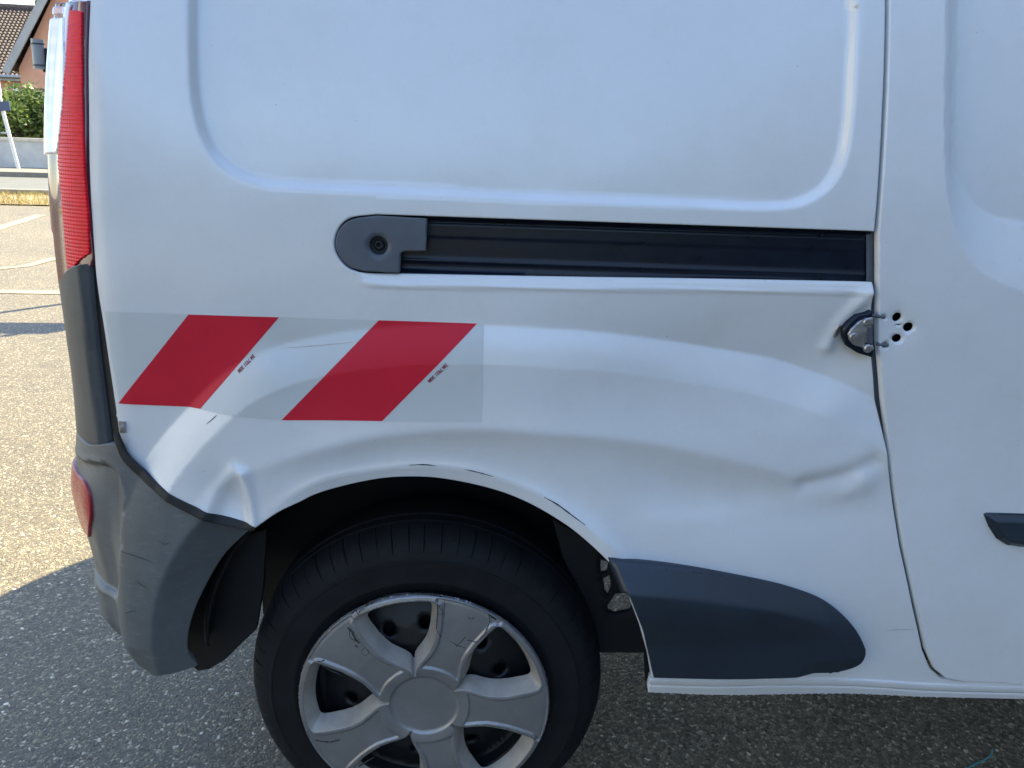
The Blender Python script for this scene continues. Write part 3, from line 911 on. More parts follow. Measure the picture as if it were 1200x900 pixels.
def low_belly(u, z):
    return 0.020*sstep((0.80-z)/0.36)*(1-sstep((u-0.35)/0.3))
def offs(poly, d):
    P = np.asarray(poly, float); e = np.gradient(P, axis=0)
    n = np.stack([e[:, 1], -e[:, 0]], -1); n /= np.maximum(np.linalg.norm(n, axis=1, keepdims=True), 1e-9)
    return P+n*d                               # + is to the right of its direction
def off_quarter(u, z):
    p = np.stack([u, z], -1)
    o = np.zeros(len(u))
    # big pressed recess
    d = pdist(p, recess_poly, True); d = np.where(inside(p, recess_poly), d, -d)
    o -= 0.0125*sstep((d+0.001)/0.0145)
    # bead under the slide rail
    tb = pdist(p, SLOTB, signed=True)
    near = np.where((tb > -0.02), 1.0, 0.0)*sstep((u-Q(415, 318)[0])/0.03)
    o += near*(-0.0060*np.exp(-np.maximum(tb, 0)/0.0055) + 0.0022*np.exp(-((tb-0.0165)/0.0038)**2))
    # wheel-arch flare, its edge pushed and rippled by the impact
    t = pdist(p, F1, signed=True)
    fade = (1-0.55*sstep((u-0.15)/0.40))*(0.2+0.8*sstep((z-0.38)/0.22))
    lf = sstep((-0.16-u)/0.25)
    o += (0.0245+0.046*lf)*fade*(1-np.exp(-softplus(t, 0.0014)/(0.058+0.070*lf)))
    o += low_belly(u, z)
    # hollow driven in along the flare's edge, deepest towards the door
    hol = sstep((u-0.02)/0.36)*(1-0.35*sstep((u-0.42)/0.15))
    o -= 0.0165*hol*np.where(t < 0, np.exp(np.minimum(t, 0)/0.065), np.exp(-np.maximum(t, 0)/0.055))
    t2 = pdist(p, F2, signed=True)
    env = sstep((u+0.45)/0.25)*(1-0.35*sstep((u-0.1)/0.3))
    o -= 0.0140*env*(1-np.exp(-softplus(t2, 0.0045)/0.036))
    o += 0.0055*env*np.exp(-np.sqrt(t2*t2+0.005**2)/0.030)
    # pressed-up sheet along the arch, then the flat lip
    t3 = pdist(p, LIP, signed=True)
    w3 = 0.55+0.75*sstep((u-0.0)/0.2)
    o += np.where(t3 < 0, 0.0115*w3*np.exp(np.minimum(t3, 0)/0.018), 0.0115*w3-0.22*np.clip(t3, 0, 0.03))*sstep((u+0.38)/0.12)*(1-sstep((u-0.17)/0.11))
    # broad dent behind the sliding door
    o -= 0.0120*gauss2(p, Q(945, 425), (0.13, 0.062), -0.15)
    o -= 0.0085*gauss2(p, Q(760, 470), (0.10, 0.05), -0.2)
    o += 0.0040*gauss2(p, Q(690, 560), (0.09, 0.03), -0.5)
    # long shallow crush above the strip, with wrinkles running to the door edge
    o -= 0.0095*gauss2(p, Q(850, 580), (0.14, 0.034), -0.06)
    o += 0.0012*gline(p, WR1, 0.020)+0.0005*gline(p, WR2, 0.014)
    # sharp creases near the door edge
    o -= 0.0060*gline(p, D1, 0.015)
    o += 0.0042*gauss2(p, Q(1012, 563), (0.011, 0.017), 0.6)
    o += 0.0022*gauss2(p, Q(993, 578), (0.014, 0.009), 0.5)
    o += 0.0060*gline(p, FOLD, 0.011)
    o -= 0.0075*gauss2(p, Q(1004, 392), (0.032, 0.042))
    o += 0.0045*gauss2(p, Q(985, 470), (0.045, 0.03), 0.7)
    # crumpled corner over the bumper
    o -= 0.0120*gauss2(p, Q(277, 580), (0.024, 0.032), 0.5)
    o += 0.0050*gline(p, CR1, 0.012)
    o += 0.0065*gline(p, CR2, 0.0085)
    # dimples under the tape
    o -= 0.0026*gauss2(p, Q(336, 408), (0.018, 0.014))
    o += 0.0035*gauss2(p, Q(318, 425), (0.035, 0.02), 0.5)
    o -= 0.0025*gauss2(p, Q(370, 440), (0.03, 0.05), 0.3)
    # slow waves of the beaten sheet
    o += 0.00035*np.sin(31*u+3*np.sin(9*z))*np.sin(27*z+2*u)
    return o
def surf_quarter(u, z, extra=0.0):
    return body(u, z, off_quarter(u, z)+extra)

# ---- rear quarter panel
left_px = [(105, 0), (103, 60), (103, 120), (104, 190), (108, 270), (113, 330), (122, 390), (131, 450), (138, 500), (141, 518), (150, 536), (175, 557), (210, 577), (250, 595), (284, 606), (302, 611)]
arch_px = [(306, 609), (330, 593), (355, 582), (380, 572), (437, 560), (479, 557), (522, 560), (578, 572), (621, 588), (663, 611), (692, 633), (716, 655)]
stripL_px = [(722, 663), (736, 692), (749, 728), (758, 762), (763, 794)]
bottom = QL([(763, 796), (900, 800)], 0.016)+QL([(1088, 806), (1230, 810)], 0.002)
under_door = QL([(1230, 806), (1132, 803.5), (1107, 800), (1093, 788), (1083, 765), (1070, 710), (1055, 640), (1043, 560), (1030.5, 470), (1024.5, 400), (1024, 345), (1025, 331)])
slot_arc = catmull(QL([(470, 321), (425, 319.5), (407, 314), (395, 300), (391, 284), (397, 266), (411, 255), (440, 251)]), 0.004)
left = catmull(QL(left_px), 0.008)
arch = catmull(QL(arch_px), 0.008)
ztop = 1.62
q_out = [np.array((left[0][0]+.002, ztop))] + left + arch + [np.array(p) for p in QL(stripL_px)] + [np.array(p) for p in bottom]
q_out += [np.array((2.2, bottom[-1][1])), np.array((2.2, under_door[0][1]))] + [np.array(p) for p in under_door]
q_out += slot_arc + [np.array(Q(1025, 271)), np.array(Q(1038, 0)), np.array((Q(1038, 0)[0]-.012, ztop))]
quarter = panel('quarter_panel', q_out, surf_quarter, 'white_paint', van, 0.0045, zfine=1.47, flange=0.014, creases=[offs(F1, -0.003), offs(F1, 0.003), offs(LIP, -0.005), LIP, offs(LIP, 0.005)]+[offs(rec, d_) for d_ in (0.001, -0.004, -0.0085, -0.0135)])
quarter['label'] = 'dented white rear side panel over the wheel'

# dark structure seen through the gaps
box('inner_frame', (-0.50, 0.075, 0.80), (2.1, 1.755, 1.10), 'frame_dark', van)
box('inner_frame', (-0.52, 0.16, 1.10), (1.75, 1.67, 1.70), 'frame_dark', van)
# dark jamb behind the door gap
jamb = [(p[0]-0.006, p[1]) for p in seamA]+[(p[0]+0.03, p[1]) for p in reversed(seamA)]
panel('door_seal', [np.array(p) for p in jamb], lambda u, z: body(u, z, np.full(len(u), -0.022)), 'seal_grey', van, 0.02, flange=0.0, lip=0)

# ---- slide rail with end cap
sl_out = QL([(1027, 333), (470, 324), (420, 321), (394, 308), (388, 284), (396, 262), (420, 250), (440, 248.5), (1027, 268.5)])
zr_a = np.array(Q(440, 251)); zr_b = np.array(Q(1025, 271))
def surf_rail(u, z):
    zt = zr_a[1]+(u-zr_a[0])/(zr_b[0]-zr_a[0])*(zr_b[1]-zr_a[1])
    t = (zt-z)/0.088                      # 0 top .. 1 bottom
    o = -0.026+0.012*np.exp(-((t-0.02)/0.05)**2)+0.0015*sstep((0.36-t)/0.03)*sstep((t-0.12)/0.03)+0.002*np.exp(-((t-0.74)/0.035)**2)+0.016*sstep((t-0.87)/0.04)
    return body(u, z, o)
panel('slide_rail', [np.array(p) for p in sl_out], surf_rail, 'rail_black', van, 0.004, flange=0.0, lip=0)
cap_out = catmull(QL([(441, 252.5), (413, 256.8), (399, 267), (393, 284), (397, 299), (408.5, 312), (426, 318)]), 0.004)+QL([(468, 320), (469, 297.5), (473, 294.5), (499, 294), (500, 256)])
cap_c = np.array(Q(443, 288))
hole = [cap_c+0.0135*np.array((math.cos(a), math.sin(a))) for a in np.linspace(0, 2*math.pi, 28, endpoint=False)]
capo = panel('rail_end_cap', [np.array(p) for p in cap_out], lambda u, z: body(u, z, np.full(len(u), 0.0005) - 0.002*np.exp(-((np.hypot(u-cap_c[0], z-cap_c[1])-0.0135)/0.003)**2)), 'cap_plastic', van, 0.006, holes=[hole], flange=0.016, hole_depth=0.012)
scr = [cap_c+0.0145*np.array((math.cos(a), math.sin(a))) for a in np.linspace(0, 2*math.pi, 20, endpoint=False)]
panel('screw', scr, lambda u, z: body(u, z, -0.012+0.004*sstep((0.008-np.hypot(u-cap_c[0], z-cap_c[1]))/0.002)-0.004*sstep((0.003-np.hypot(u-cap_c[0], z-cap_c[1]))/0.001)), 'rubber_black', capo, 0.0015, flange=0, lip=0)

# ---- sill
def surf_sill(u, z):
    zt = np.interp(u, [p[0] for p in bottom], [p[1] for p in bottom])
    t = np.maximum(zt-z, 0)
    return body(u, z, low_belly(u, z)-0.0035-0.22*np.maximum(t-0.003, 0)-0.0022*np.exp(-((t-0.013)/0.0016)**2))
zb = min(p[1] for p in bottom)
s_l = Q(762, 797, 0.016); s_b = Q(760, 813, 0.012)
sill_out = [np.array((s_l[0], s_l[1])), np.array((s_b[0], s_b[1])), np.array(Q(1090, 822)), np.array(Q(1230, 825)), np.array((2.2, Q(1230, 825)[1])), np.array((2.2, bottom[-1][1]+.002)), np.array((bottom[3][0], bottom[3][1]+.002)), np.array((bottom[2][0], bottom[2][1]+.002)), np.array((bottom[1][0], bottom[1][1]+.002))]
panel('sill', sill_out, surf_sill, 'white_paint', van, 0.0025, flange=0.02)

# ---- grey protective strip ahead of the wheel
strip_px = [(721, 658), (800, 666), (868, 677), (925, 690), (968, 707), (998, 732), (1013, 756), (1016, 772), (1008, 786), (985, 797), (960, 799.5), (766, 794), (759, 760), (750, 727), (737, 692)]
st = catmull([Q(a, b, o) for (a, b), o in zip(strip_px[:11], (0.042, 0.034, 0.026, 0.020, 0.016, 0.014, 0.014, 0.016, 0.022, 0.032, 0.038))], 0.006)
st_edge = np.array(st)
st_out = st+[np.array(p) for p in QL(strip_px[11:], 0.040)]
def surf_strip(u, z):
    p = np.stack([u, z], -1)
    d = pdist(p, st_edge)
    dz = 0.032
    o = 0.003+0.0240*np.minimum(1, softplus(dz-d, 0.002)*-1/dz+1)
    lowd = np.maximum(z-(st_out[-3][1]), 0)
    return body(u, z, off_quarter_base(u, z)+o*(0.40+0.60*sstep((lowd+0.002)/0.09)))
def off_quarter_base(u, z):
    # the strip follows the undented panel
    p = np.stack([u, z], -1)
    t = pdist(p, F1, signed=True)
    return 0.010+0.026*sstep((0.46-u)/0.26)*sstep((z-0.40)/0.2)+low_belly(u, z)
panel('protective_strip', st_out, surf_strip, 'strip_plastic', van, 0.004, flange=0.035, lip=0.002)

# ---- sliding door
drec_in = catmull(QL([(1128, 0), (1127, 90), (1127, 160), (1131, 208), (1148, 243), (1176, 261), (1215, 268)]), 0.012)
drec_out = catmull(QL([(1109, 0), (1108, 100), (1108, 185), (1113, 245), (1127, 289), (1153, 321), (1215, 349)]), 0.012)
def close_rec(c, top):
    a = [np.array((c[0][0], 1.50))]+c
    w = 1.60-0.07-(c[0][0]-0.56)
    b = [np.array((1.45, c[-1][1]-.002)), np.array((1.50, c[-1][1]+.05)), np.array((1.50, 1.48)), np.array((c[0][0]+.05, 1.54))]
    return a+b
dri = close_rec(drec_in, 0); dro = close_rec(drec_out, 0)
def off_door(u, z):
    p = np.stack([u, z], -1)
    do = pdist(p, dro, True); do = np.where(inside(p, dro), do, 0.0)
    di = pdist(p, dri, True); ii = inside(p, dri)
    f = np.where(ii, 1.0, do/np.maximum(do+di, 1e-6))
    o = -0.025*(0.75*f+0.25*sstep(f)) - np.where(ii, 0.003*sstep(di/0.008), 0.0)
    # punched in where the lock was torn off
    for h in ((1053, 372.5), (1066, 384), (1052.7, 397)):
        o -= 0.0022*gauss2(p, Q(*h), (0.011, 0.011))
    o -= 0.0015*gauss2(p, Q(1040, 388), (0.02, 0.035))
    return o
def surf_door(u, z, extra=0.0): return body(u, z, off_door(u, z)+extra)
def circ(px, py, r, n=20, sq=1.0):
    c = np.array(Q(px, py)); return [c+r*np.array((math.cos(a), sq*math.sin(a))) for a in np.linspace(0, 2*math.pi, n, endpoint=False)]
d_left = QL([(1043, 0), (1030.5, 271), (1030.5, 331), (1031, 400), (1036, 470), (1047.5, 560), (1059.5, 640), (1074.5, 710), (1087, 765), (1096, 785), (1110, 795.5), (1132, 799.5), (1230, 802)])
d_out = [np.array((d_left[0][0]-.012, ztop))]+[np.array(p) for p in d_left]+[np.array((1.603, d_left[-1][1])), np.array((1.603, ztop))]
slots = [QL([(1034, 369.5), (1039, 370), (1040, 372.5), (1038, 375), (1034, 373)]), QL([(1035, 402.5), (1041, 401), (1042, 404.5), (1040.5, 408), (1035, 408)]), QL([(1051, 381), (1055, 380.7), (1059, 382), (1055, 382.4)])]
door = panel('sliding_door', d_out, surf_door, 'white_paint', van, 0.005, holes=[circ(1053, 372.5, .0068, sq=1.0), circ(1066, 384, .0072, sq=.95), circ(1052.7, 397, .0072, sq=.85)]+[[np.array(q) for q in s] for s in slots], flange=0.016, zfine=1.47)
ds_px = [(1152.5, 602), (1156, 600.3), (1230, 602), (1230, 640.5), (1195, 639.5), (1178, 637), (1167, 630), (1158, 616)]
ds_o = QL(ds_px); ds_o = [np.array(p) for p in ds_o]
ds_o = ds_o[:2]+[np.array((1.58, ds_o[2][1])), np.array((1.58, ds_o[3][1]))]+ds_o[4:]
ds_top = np.array(ds_o[:3])
panel('rub_strip', ds_o, lambda u, z: body(u, z, 0.0045+0.009*sstep(pdist(np.stack([u, z], -1), ds_o, True)/0.010)), 'strip_plastic', door, 0.003, flange=0.016, lip=0.0015)

# ---- torn-off lock at the door edge
lock = panel('lock_plate', [np.array(p) for p in QL([(1021, 364), (1016, 367), (1004, 369.5), (995, 377.5), (989, 386), (989, 396), (993, 406), (1004, 413), (1022, 418.5)])], lambda u, z: body(u, z, np.full(len(u), 0.0035)), 'rail_black', van, 0.004, flange=0.015, lip=0.001)
mp = QL([(1021, 371), (1014, 371.6), (1004, 376), (995, 384), (991.5, 390), (992.5, 397), (997.5, 402.5), (1010, 406.8), (1022, 409)])
kmid = np.array(Q(1003, 390)); kslot = np.array(Q(1018, 392))
def surf_lock(u, z):
    p = np.stack([u, z], -1)
    return body(u, z, 0.0065+0.0025*gauss2(p, kmid, (0.014, 0.010))-0.0035*sstep((u-Q(1012, 392)[0])/0.002)*sstep((0.017-np.abs(z-kslot[1]))/0.002))
panel('lock_cover', [np.array(p) for p in mp], surf_lock, 'steel_bright', lock, 0.002, flange=0.004, lip=0.0006)
panel('lock_slot', [np.array(p) for p in QL([(1014, 383), (1021, 382.5), (1021.5, 403), (1014.5, 401)])], lambda u, z: body(u, z, np.full(len(u), 0.0044)), 'cap_plastic', lock, 0.003, flange=0.002, lip=0.0004)
for b in ((1013, 376), (997, 393), (1014, 406.6)):
    c = body(np.array([Q(*b)[0]]), np.array([Q(*b)[1]]), np.array([0.0075]))[0]
    lathe('bolt', [(0.0, -0.0018), (0.0019, -0.0018), (0.0023, -0.0040), (0.0048, -0.0040), (0.0062, -0.0025), (0.0064, 0.002)], 'steel_bright', lock, 18, c)
ov = np.array(Q(985, 390.5))
panel('torn_washer', [ov+np.array((0.0042*math.cos(a)+0.001*math.sin(a), 0.0105*math.sin(a))) for a in np.linspace(0, 2*math.pi, 18, endpoint=False)], lambda u, z: body(u, z, off_quarter(u, z)+0.0025), 'steel_bright', van, 0.003, flange=0.003, lip=0.0005)
for a_, b_ in (((1022, 369.5), (1037, 371.5)), ((1027, 403), (1041, 404.5))):
    A, B = PL(a_[0], a_[1], 0.0045), PL(b_[0], b_[1], 0.002)
    bm = bmesh.new(); add_tube(bm, [A, B], 0.0028, 8); bm_obj('torn_tab', bm, 'cap_plastic', van, smooth=True)

# ---- striped tape
tp_px = [(123, 364.5), (340, 372), (567, 379.5), (566, 435), (565, 490), (450, 489), (335, 486.5), (237, 477.5), (140, 473), (132, 425)]
tape = panel('warning_tape', [np.array(p) for p in QL(tp_px)], lambda u, z: surf_quarter(u, z, 0.0004), 'film_white', van, 0.004, flange=0.0, lip=0)
for k, rp in enumerate(([(221, 368.5), (327, 371.8), (237, 477), (139, 472.5)], [(444, 375.2), (559, 379), (450, 488.5), (335, 486)])):
    panel('red_stripe', [np.array(p) for p in QL(rp)], lambda u, z: surf_quarter(u, z, 0.0008), 'film_red', tape, 0.004, flange=0.0, lip=0)
def lettering(text, p_start, p_end, height):
    cu = bpy.data.curves.new('lettering', 'FONT'); cu.body = text; cu.size = 1.0; cu.resolution_u = 3; cu.offset = 0.025
    o = bpy.data.objects.new('lettering', cu); COL.objects.link(o)
    dg = bpy.context.evaluated_depsgraph_get(); dg.update()
    me = bpy.data.meshes.new_from_object(o.evaluated_get(dg))
    bpy.data.objects.remove(o); bpy.data.curves.remove(cu)
    co = np.array([v.co[:2] for v in me.vertices])
    w = co[:, 0].max()-co[:, 0].min()
    a, b = np.array(Q(*p_start)), np.array(Q(*p_end))
    d = b-a; L = np.linalg.norm(d); d /= L; up = np.array((-d[1], d[0]))
    uv = a+np.outer((co[:, 0]-co[:, 0].min())/w*L, d)+np.outer(co[:, 1]*height, up)
    P = surf_quarter(uv[:, 0], uv[:, 1], 0.0012)
    for v, p in zip(me.vertices, P): v.co = p
    me.update()
    me.materials.clear()
    return link('lettering', me, 'print_red', tape)
lettering('3M 7931 30M', (297, 414), (279.5, 432.5), 0.0078)
lettering('3M 7931 30M', (523, 422), (502, 442), 0.0078)

# thin marks on the sheet metal
def ribbon(name, pts, w, surf, mat, parent, taper=True):
    P = catmull(QL(pts), 0.004)
    V = []; F = []
    n = len(P); uv = []
    for i, p in enumerate(P):
        d = P[min(i+1, n-1)]-P[max(i-1, 0)]; d = d/np.linalg.norm(d); nr = np.array([-d[1], d[0]])
        ww = w*(0.35+0.65*math.sin(math.pi*(i+.3)/(n-.4)) if taper else 1)*rng.uniform(0.7, 1.2)
        uv += [p-nr*ww/2, p+nr*ww/2]
        if i: F.append((2*i-2, 2*i-1, 2*i+1, 2*i))
    uv = np.array(uv)
    return mesh_obj(name, surf(uv[:, 0], uv[:, 1]), [f[::-1] for f in F], mat, parent)
sq = lambda u, z: surf_quarter(u, z, 0.0007)
ribbon('scratch', [(480, 541.5), (498, 541), (512, 542.5)], 0.0016, sq, 'scuff_dark', quarter)
ribbon('scratch', [(545, 546.5), (560, 550), (578, 555)], 0.0016, sq, 'scuff_dark', quarter)
ribbon('scratch', [(637, 578), (652, 586), (668, 597), (684, 608)], 0.0022, sq, 'scuff_dark', quarter)
ribbon('scratch', [(247, 492), (253, 487), (259, 481.5)], 0.0012, lambda u, z: surf_quarter(u, z, 0.0011), 'scuff_dark', quarter)
ribbon('scratch', [(1040, 741), (1058, 739.5), (1072, 739)], 0.0010, sq, 'cap_dirty', quarter)
ribbon('scratch', [(330, 407.5), (350, 406), (420, 399)], 0.0009, lambda u, z: surf_quarter(u, z, 0.0012), 'cap_dirty', quarter)
# small bolt with tab at the bumper edge
c = body(np.array([Q(144, 500)[0]]), np.array([Q(144, 500)[1]]), np.array([0.001]))[0]
tab = box('fixing_tab', (c[0]-.004, c[1]-.002, c[2]-.009), (c[0]+.005, c[1]+.004, c[2]+.009), 'steel_bright', van, bevel=0.0015)
lathe('bolt', [(0, -.007), (.0030, -.0065), (.0042, -.004), (.0042, .0)], 'steel_bright', tab, 12, (c[0]+.001, c[1], c[2]+.001))

# ---- tail light
TL_L = -0.742
corner_out = [np.array((TL_L-.004, 0.82)), np.array((-0.585, 0.82)), np.array((-0.575, 1.0)), np.array((-0.575, ztop)), np.array((TL_L-.004, ztop))]
panel('rear_corner_post', corner_out, lambda u, z: body(u, z, -0.010+0.008*sstep((-0.63-u)/0.02)), 'white_paint', van, 0.012, flange=0.0, lip=0)
rT = QL([(104, 1), (102, 60), (102, 120), (103, 190), (107, 270), (111, 303)])
zt = Q(85, 1)[1]
tl_out = [np.array(p) for p in rT]+[np.array(p) for p in QL([(108, 312), (98, 312), (90, 315), (84, 322), (79, 334), (77, 346)])]
lowl = [(72, 330), (69, 300), (66.5, 275)]
tl_out += [np.array(p) for p in QL(lowl)]+[np.array((TL_L+.03, Q(62, 250)[1])), np.array((TL_L, Q(60, 200)[1])), np.array((TL_L, zt))]
tail = panel('tail_light', tl_out, lambda u, z: body(u, z, 0.003+0.011*sstep((-0.655-u)/0.03)), 'lens_wine', van, 0.005, flange=0.012, lip=0.002)
tail['label'] = 'tall red tail light wrapping the rear corner'
def surf_red(u, z):
    ribs = 0.0005*np.sin(2*math.pi*z/0.0052)
    col = 0.00018*np.sin(2*math.pi*u/0.0062)*sstep((-0.595-u)/0.01)
    return body(u, z, 0.0058+0.011*sstep((-0.655-u)/0.03)+ribs+col)
red_px = [(95, 13), (81, 12), (78, 55), (73, 105), (69, 150), (67, 190), (71, 230), (74, 270), (77, 305), (80, 325), (83, 317), (92, 305), (104, 297), (102.5, 250), (98.5, 200), (97, 150), (95.5, 80)]
panel('red_lens', [np.array(p) for p in QL(red_px, 0.006)], surf_red, 'lens_red', tail, 0.0012, flange=0.004, lip=0.0006)
cl = QL([(71, 19), (71.5, 60), (71, 95), (69, 125), (66, 155), (63, 178)], 0.010)
cl_out = [np.array(p) for p in cl]+[np.array((TL_L+.004, Q(57, 186)[1])), np.array((TL_L+.004, cl[0][1]))]
panel('clear_lens', cl_out, lambda u, z: body(u, z, 0.0075+0.011*sstep((-0.655-u)/0.03)), 'lens_clear', tail, 0.004, flange=0.006, lip=0.002)
simple('lens_pink', (0.62, 0.40, 0.46), 0.1, coat=1.0, nscale=20)
pk = QL([(82, 5), (80, 12), (76.5, 62), (73.5, 62), (73, 16)], 0.006)
panel('pink_lens', [np.array(p) for p in pk]+[np.array((TL_L+.004, pk[4][1])), np.array((TL_L+.004, pk[0][1]))], lambda u, z: body(u, z, 0.0055+0.011*sstep((-0.655-u)/0.03)), 'lens_pink', tail, 0.005, flange=0.004, lip=0.001)
# rubber edge between light and panel
ed = QL([(105.5, 0), (103.5, 60), (103, 120), (104, 190), (108, 270), (112, 330), (121, 390), (130, 450), (137, 500), (140, 519)])
ed2 = QL([(99, 0), (98, 120), (99, 190), (104, 270), (105, 306), (113, 390), (120, 450), (127, 500), (130, 518)])
panel('corner_seal', [np.array(p) for p in ed]+[np.array(p) for p in reversed(ed2)], lambda u, z: body(u, z, np.full(len(u), -0.0045)), 'rubber_black', van, 0.006, flange=0.0, lip=0)

# ---- grey corner trim under the light
tr_r = catmull(QL([(106, 309), (109, 350), (114, 400), (120, 450), (126, 500), (128.5, 519)]), 0.01)
tr_l = catmull(QL([(77, 336), (82, 322), (90, 312.5), (99, 309.5)]), 0.006)
zl = Q(90, 512)[1]
tr_out = tr_l+tr_r+[np.array((-0.62, zl)), np.array((TL_L, zl)), np.array((TL_L, tr_l[0][1]))]
def surf_trim(u, z):
    d = pdist(np.stack([u, z], -1), np.array(tr_r))
    return body(u, z, 0.004+0.007*sstep(d/0.012))
panel('corner_trim', tr_out, surf_trim, 'trim_plastic', van, 0.006, flange=0.02, lip=0.002)

# ---- rear bumper, wrapped round the corner to the middle of the rear
B1 = catmull(QL([(170, 545), (160, 566), (150, 590), (144, 620), (143, 650), (146, 690), (155, 735), (165, 760)], 0.012), 0.02)
B2 = catmull(QL([(300, 560), (268, 583), (243, 602), (222, 625), (206, 650), (193, 680), (185, 712), (183, 745), (186, 790)], 0.02), 0.02)
pk_c = catmull(QL([(78, 530), (95, 536), (120, 545), (133, 556), (139, 575), (141, 610), (141.5, 655), (140.5, 690), (135, 706), (127, 710.5), (116, 709)], 0.02), 0.01)
pocket = [np.array((-0.84, pk_c[0][1]))]+pk_c+[np.array((-0.80, pk_c[-1][1])), np.array((-0.84, pk_c[-1][1]+.02))]
def off_bumper(u, z):
    p = np.stack([u, z], -1)
    o = 0.010+0.015*sstep((-0.565-u)/0.07)*sstep((0.79-z)/0.13)
    o += 0.004*sstep((0.62-z)/0.2)*sstep((-0.55-u)/0.1)
    t = pdist(p, B1[::-1], signed=True)
    o += 0.016*(1-np.exp(-softplus(t, 0.0016)/0.05))*sstep((u+0.62)/0.03)
    t2 = pdist(p, B2, signed=True); t2 = -t2
    o -= np.where(u > -0.56, 0.80*softplus(t2, 0.0016), 0)*1.0
    d = pdist(p, pocket, True); ins = inside(p, pocket)
    o -= np.where(ins, 0.012*sstep(d/0.011)*sstep((u+0.72)/0.07), 0)
    o += np.where(ins, 0, 0.0012*np.exp(-(d/0.006)**2))
    o -= 0.036*sstep((0.72-z)/0.26)*sstep((-0.555-u)/0.07)
    o += 0.020*sstep((0.76-z)/0.25)*sstep((u+0.60)/0.04)
    o -= 0.05*sstep((0.47-z)/0.12)*sstep((-0.44-u)/0.16)
    return o
def surf_bumper(u, z): return body(u, z, off_bumper(u, z))
b_top = catmull(QL([(130, 519.5), (139, 521.5), (148, 538), (172, 559), (208, 579), (248, 597), (284, 608), (301, 614)], 0.008), 0.008)
b_arch = catmull(QL([(303, 617), (287, 630), (269, 646), (252, 667), (238, 692), (227, 717), (221, 740), (220, 762), (224, 778), (229, 786)], 0.008), 0.008)
zbb = b_arch[-1][1]
UMID = UC-RR*math.pi/2-(0.915-RR)
b_out = [np.array((UMID, zl-.003)), np.array((-0.62, zl-.003))]+b_top+b_arch+[np.array((-0.50, zbb-.004)), np.array((-0.60, zbb)), np.array((UMID, zbb))]
bump = panel('rear_bumper', b_out, surf_bumper, 'bumper_plastic', van, 0.005, flange=0.03, lip=0.002, creases=[offs(B1, -0.003), offs(B1, 0.003), offs(B2, -0.003), offs(B2, 0.003)])
# black seal between bumper and panel
se_a = catmull(QL([(137, 508), (142, 520), (151, 536), (176, 557), (211, 577), (251, 595), (285, 606), (303, 611)], 0.012), 0.006)
se_b = catmull(QL([(132, 510), (136, 524), (145, 542), (170, 564), (206, 585), (247, 604), (283, 614), (302, 617)], 0.012), 0.006)
panel('bumper_seal', se_a+se_b[::-1], lambda u, z: body(u, z, np.maximum(off_quarter(u, z), off_bumper(u, z))+0.0022), 'rubber_black', van, 0.003, flange=0.006, lip=0.001)
b_out_far = [np.array((UMID, zl-.003)), np.array((-0.60, zl-.003)), np.array((-0.565, zl)), np.array((-0.37, 0.66)), np.array((-0.45, 0.55)), np.array((-0.49, zbb)), np.array((UMID, zbb))]
panel('rear_bumper', b_out_far, lambda u, z: body(u, z, 0.010+0.015*sstep((-0.565-u)/0.07)*sstep((0.79-z)/0.13)-0.036*sstep((0.72-z)/0.26)*sstep((-0.555-u)/0.07)-0.05*sstep((0.47-z)/0.12)*sstep((-0.44-u)/0.16)), 'bumper_plastic', van, 0.03, flange=0.03, mirror=1.83)
gu, gz = np.meshgrid(np.linspace(-0.735, -0.56, 240), np.linspace(0.52, 0.82, 240)); gu, gz = gu.ravel(), gz.ravel()
gp = body(gu, gz, off_bumper(gu, gz)+0.005)-CAM
gw = gp@CF; gpx = np.stack([600+FPX*(gp@CR)/gw, 450-FPX*(gp@CU)/gw], -1)
def QB(px, py):
    c_ = np.hypot(gpx[:, 0]-px, gpx[:, 1]-py)+np.where(gu < -0.70, 30, 0)
    i = int(np.argmin(c_)); return np.array((gu[i], gz[i]))
rf = catmull([QB(*p) for p in ((90, 556), (97, 564), (102, 574), (104.5, 585), (105.5, 598), (105, 613), (103, 630))], 0.004)
rf_out = rf+[np.array((rf[-1][0]-0.03, rf[-1][1]+0.006)), np.array((-0.735, rf[-1][1]+0.03)), np.array((-0.735, rf[0][1]+0.008))]
refl = panel('reflector', rf_out, lambda u, z: body(u, z, off_bumper(u, z)+0.005), 'reflector_red', bump, 0.004, flange=0.012, lip=0.0015)
sb = lambda u, z: surf_bumper(u, z)+np.array((0, -0.0006, 0))
for pts in ([(195, 622), (202, 626), (208, 625)], [(152, 637), (170, 641), (190, 646)], [(160, 705), (172, 700)], [(170, 668), (185, 675)]):
    ribbon('scuff', pts, 0.0010, sb, 'rubber_black', bump)

# rear door hinge standing off the corner
hA, hB = PL(43.5, 46, 0.15), PL(47, 81, 0.15)
hin = empty('door_hinge'); hin.parent = van
simple('hinge_grey', (0.30, 0.31, 0.32), 0.4, nscale=30)
tube('barrel', [hA, hB], 0.0085, 'hinge_grey', hin, 16)
for s in (0.16, 0.88):
    p = hA+(hB-hA)*s
    tube('collar', [p-np.array((0, 0, .0012)), p+np.array((0, 0, .0012))], 0.0090, 'trim_plastic', hin, 16)
bm = bmesh.new(); add_box(bm, (hB[0]+.004, 0.15, hB[2]-.004), (hB[0]+.05, 0.165, hA[2]-.012)); bm_obj('bracket', bm, 'rubber_black', hin, bevel=0.002)

